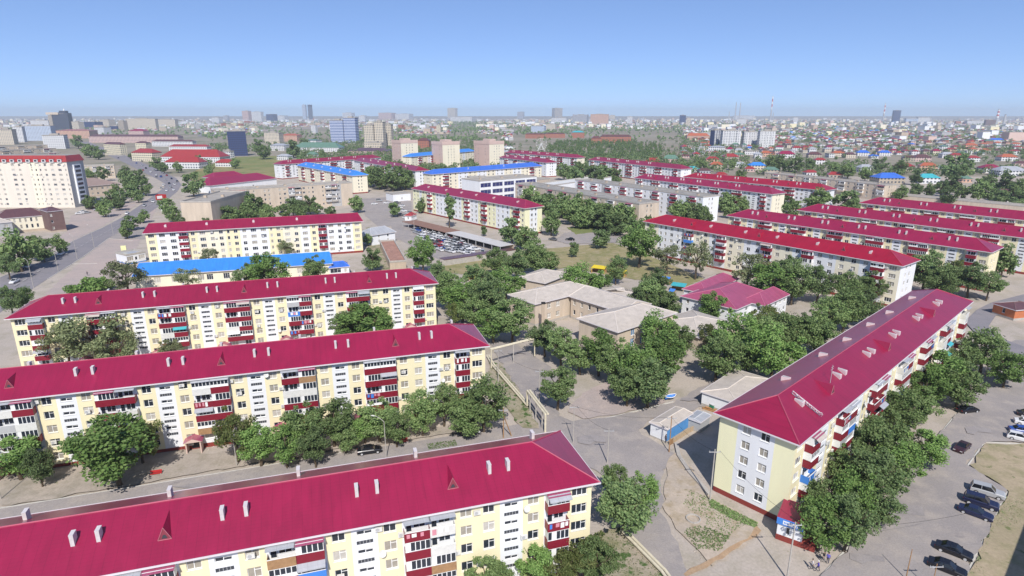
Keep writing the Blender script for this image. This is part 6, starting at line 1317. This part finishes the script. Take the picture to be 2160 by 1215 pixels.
HL_ = [(1502, 344, 28, 'o', 'R'), (1540, 338, 32, 'T', 'R'), (1595, 358, 34, 'c', 'S'), (1581, 362, 20, 'p', 'R'), (1461, 362, 26, 'W', 'TQ'), (1484, 366, 26, 'g', 'BR'), (1510, 356, 28, 'T', 'OR'), (1708, 370, 26, 'W', 'R'), (1760, 375, 30, 'T', 'R'), (1728, 346, 24, 'W', 'R'), (1716, 333, 28, 'T', 'BR'), (1657, 332, 36, 'W', 'A'),
       (1819, 329, 26, 'W', 'B'), (1864, 329, 24, 'W', 'B'), (1842, 334, 18, 'W', 'B'), (1915, 340, 24, 'T', 'BR'), (1941, 340, 34, 'p', 'BR'), (1905, 360, 34, 'T', 'R'), (1955, 359, 34, 'o', 'OR'), (1975, 359, 22, 'W', 'GN'), (1823, 363, 34, 'W', 'GR'), (2014, 335, 24, 'p', 'R'), (2085, 364, 38, 'W', 'A'), (2125, 370, 60, 'W', 'GR'), (2122, 339, 34, 'W', 'OR'), (1953, 386, 42, 'W', 'TQ'), (2030, 384, 30, 'o', 'GN'), (1870, 386, 58, 'T', 'B'), (2122, 424, 56, 'W', 'BR'), (1995, 333, 26, 'W', 'GR'), (2050, 341, 24, 'W', 'R'), (1790, 333, 24, 'c', 'BR'), (1765, 330, 24, 'c', 'OR'), (1614, 330, 24, 'o', 'OR'), (1583, 326, 30, 'W', 'F'), (1560, 352, 24, 'W', 'GR'), (1625, 368, 30, 'T', 'GN'), (1680, 318, 20, 'W', 'R'), (1470, 318, 26, 'W', 'F'), (1520, 375, 26, 'W', 'R'), (1840, 376, 30, 'T', 'F'), (2150, 350, 24, 'p', 'BR'), (2100, 300, 28, 'W', 'B'), (2045, 312, 26, 'o', 'OR')]
for i, (u, v, w, wa, ro) in enumerate(sorted(HL_)):
    p = at(u, v); ww = min(34, w / FPX * depth_of(p) * .92); rr = random.Random(i)
    house(p.x, p.y, ww, min(16, max(7, ww * .7)), 3.4 if ww < 13 else 5.2, min(4.2, max(2.2, ww * .2)), R_(-8 + rr.uniform(-14, 14)), wa, ro, f'{NMW[wa]} villa with {NMR[ro]} roof, {ORD(i + 1)} from left behind the red blocks', 'villas in the right-hand quarter')
rr = random.Random(77)
def free(x, y, g):
    if inside_any((x, y), 6): return False
    return all((x - a) ** 2 + (y - c) ** 2 > ((w + g) * .5) ** 2 for a, c, w in house_pts)
def in_road(x, y):
    return abs(x + 297 + (y - 544) * .55) < 22 and y > 380
ROWS = [(v, 1445, 2230, 'on the right') for v in (300, 303, 307, 311, 316, 321, 326, 333, 341, 350, 360, 371, 384)] + [(v, 440, 690, 'on the left plain') for v in (286, 292, 299, 307)] + [(v, 1090, 1440, 'beyond the plantation') for v in (274, 279)] + [(v, 840, 1080, 'beyond the pink towers') for v in (285, 294, 304)]
cnt = 0
for ri, (v, ua, ub, wh_) in enumerate(ROWS):
    u = ua; k = 0
    while u < ub and cnt < 215:
        p = at(u, v); d = depth_of(p); u += (16 if wh_ == 'on the right' else 20) * FPX / d * rr.uniform(.8, 1.7)
        x, y = p.x + rr.uniform(-4, 4), p.y + rr.uniform(-9, 9); w = rr.uniform(9, 15)
        if not free(x, y, w + 2) or rr.random() < .12: continue
        wa = rr.choice('WWWTTcpobyg' if wh_ != 'beyond the pink towers' else 'bboTWp'); ro = rr.choice(['R', 'BR', 'BR', 'GR', 'F', 'F', 'OR', 'A', 'GN', 'R', 'F', 'GR', 'B' if rr.random() < .3 else 'BR']); k += 1; cnt += 1
        house(x, y, w, rr.uniform(7.5, 11), rr.choice([3.0, 3.2, 5.6]), rr.uniform(1.8, 3.2), R_(-8 + rr.uniform(-10, 10) + rr.choice([0, 90])), wa, ro, f'{NMW[wa]} {NMR[ro]}-roofed house, {ORD(k)} from left, street {ri + 1} {wh_}', 'houses ' + wh_)
# ------------------------------------------------------------------ masses too many to count: farther houses, trees, plantation
rng = np.random.default_rng(42)
def batch(name, V, F4, mi, mats, label, cat):
    me = bpy.data.meshes.new(name); nv = len(V); nf = len(F4)
    me.vertices.add(nv); me.loops.add(nf * 4); me.polygons.add(nf)
    me.vertices.foreach_set('co', V.astype(np.float32).ravel()); me.loops.foreach_set('vertex_index', F4.astype(np.int32).ravel()); me.polygons.foreach_set('loop_start', np.arange(0, nf * 4, 4, dtype=np.int32)); me.polygons.foreach_set('material_index', mi.astype(np.int32))
    for m in mats: me.materials.append(m)
    me.update(calc_edges=True); return tag(put(name, me), label, cat, kind='stuff')
def sector(n, dmin, dmax, amax=46, power=1.0):
    d = dmin * (dmax / dmin) ** (rng.uniform(0, 1, n) ** power); a = np.radians(rng.uniform(-amax, amax, n)); return d * np.tan(a), d
N = 34000
x, y = sector(N, 800, 8500)
u_ = 1080 + FPX / _c * x / y; v_ = HOR + FPX * CAM_H / y * (1 / _c) ** 2
clump = np.sin(x / 210 + 1.3) * np.sin(y / 260 + .4) + .6 * np.sin(x / 90 + y / 130)
keep = clump > -.55 + .25 * rng.normal(size=N)
keep &= ~((u_ > 1080) & (u_ < 1470) & (v_ > 286)); keep &= ~((u_ > 380) & (u_ < 1060) & (v_ > 283)); keep &= ~((u_ < 400) & (v_ > 276)); keep &= ~((u_ > 540) & (u_ < 700) & (v_ > 268)); keep &= ~((u_ > 1440) & (v_ > 299)); keep &= ~((u_ > 1080) & (u_ < 1440) & (v_ > 272))
keep &= ~((u_ > 950) & (u_ < 1010) & (v_ > 256) & (v_ < 290)); keep &= ~((np.abs(v_ - 306) < 4) & (u_ > 1640))
x, y = x[keep], y[keep]; n = len(x)
big = rng.uniform(size=n) < np.where(y > 2200, .11, .03)
w = np.where(big, rng.uniform(15, 42, n), rng.uniform(8, 14, n)); dp = np.where(big, rng.uniform(14, 22, n), rng.uniform(7, 11, n)); h = np.where(big, rng.choice([5, 6, 9, 12, 15, 20], n), rng.choice([3, 3.2, 5.5], n)); rise = np.where(big, .5, rng.uniform(1.6, 3, n))
an = np.radians(rng.choice([-10, 80], n) + rng.uniform(-12, 12, n) + 25 * np.sin(x / 900)); ca, sa = np.cos(an), np.sin(an)
def pt(lx, ly, z): return np.stack([x + lx * ca - ly * sa, y + lx * sa + ly * ca, z], 1)
o = .4
V = np.stack([pt(-w / 2, -dp / 2, h * 0), pt(w / 2, -dp / 2, h * 0), pt(w / 2, dp / 2, h * 0), pt(-w / 2, dp / 2, h * 0), pt(-w / 2, -dp / 2, h), pt(w / 2, -dp / 2, h), pt(w / 2, dp / 2, h), pt(-w / 2, dp / 2, h),
              pt(-w / 2 - o, -dp / 2 - o, h), pt(w / 2 + o, -dp / 2 - o, h), pt(w / 2 + o, dp / 2 + o, h), pt(-w / 2 - o, dp / 2 + o, h), pt(-w / 2 + dp * .4, h * 0, h + rise), pt(w / 2 - dp * .4, h * 0, h + rise)], 1).reshape(-1, 3)
fq = np.array([(0, 1, 5, 4), (1, 2, 6, 5), (2, 3, 7, 6), (3, 0, 4, 7), (8, 9, 13, 12), (10, 11, 12, 13), (9, 10, 13, 13), (11, 8, 12, 12)])
F4 = (np.arange(n)[:, None, None] * 14 + fq[None]).reshape(-1, 4)
tri = F4[:, 2] == F4[:, 3]
wm = rng.choice(8, n, p=[.36, .14, .16, .08, .05, .05, .08, .08]); rm = np.where(big, rng.choice([15, 15, 15, 16], n), rng.choice(9, n, p=[.16, .08, .03, .03, .26, .05, .19, .08, .12]) + 8)
mi = np.concatenate([np.repeat(wm[:, None], 4, 1), np.repeat(rm[:, None], 4, 1)], 1).ravel()
# triangles become slim quads: shift the doubled corner onto the ridge end
V2 = V.reshape(n, 14, 3); F4[tri, 3] = F4[tri, 2]
def split_batch(name, label, cat, sel_mats):
    me = bpy.data.meshes.new(name); q = F4[~tri]; t3 = F4[tri][:, :3]; mq = mi[~tri]; mt = mi[tri]; nl = len(q) * 4 + len(t3) * 3
    me.vertices.add(len(V)); me.vertices.foreach_set('co', V.astype(np.float32).ravel()); me.loops.add(nl); me.polygons.add(len(q) + len(t3))
    me.loops.foreach_set('vertex_index', np.concatenate([q.ravel(), t3.ravel()]).astype(np.int32)); ls = np.concatenate([np.arange(len(q)) * 4, len(q) * 4 + np.arange(len(t3)) * 3]); me.polygons.foreach_set('loop_start', ls.astype(np.int32)); me.polygons.foreach_set('material_index', np.concatenate([mq, mt]).astype(np.int32))
    for m in sel_mats: me.materials.append(m)
    me.update(calc_edges=True); me.shade_flat(); return tag(put(name, me), label, cat, kind='stuff')
split_batch('distant_houses', 'mass of small distant houses and halls reaching to the horizon', 'distant city', [M_WHT, M_TANL, M_CRM, M_PNK, mat('brick_wall', (.36, .14, .09)), M_YEL, M_GRY, M_TAN, RF_R, RF_A, RF_S, RF_GN, RF_BR, RF_OR, RF_GR, M_FLTB, RM['W']])
# far trees
def tree_mass(name, label, xs, ys, R, H, per, size, m, cat='trees'):
    n = len(xs); c = np.repeat(np.stack([xs, ys, H * .55], 1), per, 0); d = rng.normal(size=(n * per, 3)); d /= np.linalg.norm(d, axis=1)[:, None]
    rad = rng.uniform(.45, 1, n * per) ** .5; c = c + d * rad[:, None] * np.stack([np.repeat(R, per), np.repeat(R, per), np.repeat(H * .48, per)], 1)
    nr = d + rng.normal(size=d.shape) * .6; nr /= np.linalg.norm(nr, axis=1)[:, None]
    me = quads_mesh(name, c, nr, np.repeat(size, per), [m], rng=rng); return tag(put(name, me), label, cat, kind='stuff')
x, y = sector(24000, 620, 6500); u_ = 1080 + FPX / _c * x / y; v_ = HOR + FPX * CAM_H / y * (1 / _c) ** 2
cl = np.sin(x / 120 + .7) * np.sin(y / 170 + 2.1) + .7 * np.sin(x / 310 - y / 240); keep = cl > -.45 + .55 * rng.normal(size=len(x))
keep &= ~((u_ > 1080) & (u_ < 1440) & (v_ > 284) & (v_ < 330) & (rng.uniform(size=len(x)) < .85)); keep &= ~((u_ > 430) & (u_ < 600) & (v_ > 322)); keep &= ~((u_ < 420) & (v_ > 285)); keep &= ~((u_ > 1640) & (np.abs(v_ - 307) < 4)); keep &= ~((u_ > 550) & (u_ < 700) & (v_ > 262) & (v_ < 292) & (rng.uniform(size=len(x)) < .75))
idx = np.where(keep)[0]; ok = np.array([not inside_any((x[i], y[i]), 4) if y[i] < 1100 else True for i in idx]); idx = idx[ok]; x, y = x[idx], y[idx]; n = len(x)
R = rng.uniform(2.2, 4.6, n) * np.where(y > 2500, 1.5, 1); H = R * rng.uniform(1.6, 2.2, n)
nearm = y < 1500
tree_mass('distant_trees', 'scattered distant trees between the far houses', x[nearm], y[nearm], R[nearm], H[nearm], 34, np.full(nearm.sum(), 1.0), LEAF_D); tree_mass('distant_trees', 'thin haze of the farthest trees toward the horizon', x[~nearm], y[~nearm], R[~nearm], H[~nearm], 12, np.full((~nearm).sum(), 2.4), LEAF_D)
def poly_fill(px, n):
    P = np.array([at(u, v)[:2] for u, v in px]); lo, hi = P.min(0), P.max(0); out = []
    while len(out) < n:
        q = rng.uniform(lo, hi); ins = False; j = len(P) - 1
        for i in range(len(P)):
            if (P[i, 1] > q[1]) != (P[j, 1] > q[1]) and q[0] < (P[j, 0] - P[i, 0]) * (q[1] - P[i, 1]) / (P[j, 1] - P[i, 1]) + P[i, 0]: ins = not ins
            j = i
        if ins: out.append(q)
    return np.array(out)
q = poly_fill([(1150, 318), (1180, 302), (1250, 299), (1330, 302), (1395, 312), (1398, 326), (1330, 340), (1235, 334), (1165, 326)], 520)
tree_mass('plantation_trees', 'bright green plantation of thin trees behind the far red roofs', q[:, 0], q[:, 1], rng.uniform(1.6, 3.0, 520), rng.uniform(6, 11, 520), 44, np.full(520, .9), leaf_mat('leaf_plantation', (.20, .32, .10), (.36, .46, .19), .6))
q = poly_fill([(828, 272), (870, 258), (1000, 254), (1080, 262), (1075, 278), (930, 280)], 260)
tree_mass('grove_trees', 'dark grove of trees in the middle distance', q[:, 0], q[:, 1], rng.uniform(3, 6, 260), rng.uniform(8, 13, 260), 36, np.full(260, 1.6), LEAF)
# undergrowth on the near ground
def weeds(name, label, px, n, s=.14, m=LEAF_G):
    q = poly_fill(px, n); c = np.concatenate([q, rng.uniform(.03, .30, n)[:, None]], 1); nr = rng.normal(size=(n, 3)); nr[:, 2] = np.abs(nr[:, 2]) + .3; nr /= np.linalg.norm(nr, axis=1)[:, None]
    tag(put(name, quads_mesh(name, c, nr, np.full(n, s), [m], rng=rng)), label, 'weeds', kind='stuff')
weeds('weeds', 'low green weeds round the concrete ring before the yellow end wall', [(1455, 1035), (1490, 1050), (1560, 1090), (1590, 1110), (1560, 1115), (1520, 1150), (1480, 1150), (1490, 1100), (1440, 1070)], 2600, .13, LEAF)
weeds('weeds', 'thick green weeds along the foot of the yellow end wall', [(1494, 1052), (1502, 1056), (1560, 1086), (1600, 1106), (1594, 1116), (1545, 1098), (1498, 1072)], 2600, .17, LEAF)
weeds('weeds', 'green weeds in the dirt below the corner pole', [(1440, 1120), (1480, 1110), (1540, 1135), (1520, 1165), (1470, 1160)], 1500, .16, LEAF)
weeds('weeds', 'dry weeds along the pipe at the bottom of the photo', [(1255, 1130), (1310, 1115), (1395, 1205), (1380, 1250), (1300, 1230)], 2200, .13)
weeds('weeds', 'weeds along the edge of the sandy lot', [(2125, 1045), (2160, 1060), (2150, 1110), (2100, 1115), (2060, 1200), (2090, 1215), (2045, 1215), (2092, 1112)], 2500, .12)
weeds('weeds', 'dry weeds beside the pipe below the second block', [(1040, 775), (1070, 790), (1120, 860), (1130, 900), (1100, 900), (1060, 850)], 1500, .12)
weeds('weeds', 'green growth on the strip of the street behind the nearest block', [(900, 938), (960, 930), (965, 942), (905, 950)], 900, .12, LEAF)

# rubble and litter on the bare ground
M_RUB = mat('rubble', (.40, .34, .28), .95, .4, 3); M_LIT = mat('pale_litter', (.62, .60, .56), .9, .3, 3)
def bits(name, label, px, n, s, m):
    q = poly_fill(px, n); b = MB()
    for x, y in q:
        k = s * rng.uniform(.4, 1.5); a = rng.uniform(0, 3); c_, s_ = math.cos(a) * k, math.sin(a) * k; h = k * rng.uniform(.3, .9); t = (x + c_ * .2, y - s_ * .3, .06 + h)
        f = [(x - c_, y - s_, .0), (x + s_, y - c_, .0), (x + c_, y + s_, .0), (x - s_, y + c_, .0)]
        for i in range(4): b.poly([f[i], f[(i + 1) % 4], t], 0)
    tag(b.build(name, [m]), label, 'rubble', kind='stuff')
bits('rubble', 'clods and rubble on the bare dirt before the yellow end wall', [(1405, 985), (1430, 950), (1500, 1050), (1590, 1112), (1560, 1150), (1490, 1195), (1405, 1085)], 520, .14, M_RUB)
bits('rubble', 'dark clods of earth on the asphalt at the junction by the shed', [(1340, 930), (1410, 945), (1425, 985), (1330, 1000), (1280, 985)], 160, .13, mat('dark_clod', (.16, .13, .11), .95, .3, 3))
bits('litter', 'pale litter and stones on the dry strip before the second block', [(0, 1060), (0, 1015), (300, 945), (700, 932), (1000, 895), (700, 950), (320, 1016)], 420, .09, M_LIT)
bits('rubble', 'broken stones at the pallet fence and timber pile', [(1380, 925), (1410, 945), (1500, 880), (1490, 860), (1440, 860)], 200, .14, M_RUB)
# ------------------------------------------------------------------ air
b = MB(); b.box(-9500, 9500, -150, 9800, -1.0, 150.0, 0)
hz = bpy.data.materials.new('haze_air'); hz.use_nodes = True; hn = hz.node_tree.nodes; hn.remove(hn['Principled BSDF']); pv = hn.new('ShaderNodeVolumePrincipled')
pv.inputs['Color'].default_value = (.78, .88, 1.0, 1); pv.inputs['Density'].default_value = 0.0001; pv.inputs['Anisotropy'].default_value = 0.2
hz.node_tree.links.new(pv.outputs[0], hn['Material Output'].inputs['Volume'])
ho = b.build('haze', [hz]); tag(ho, kind='stuff')
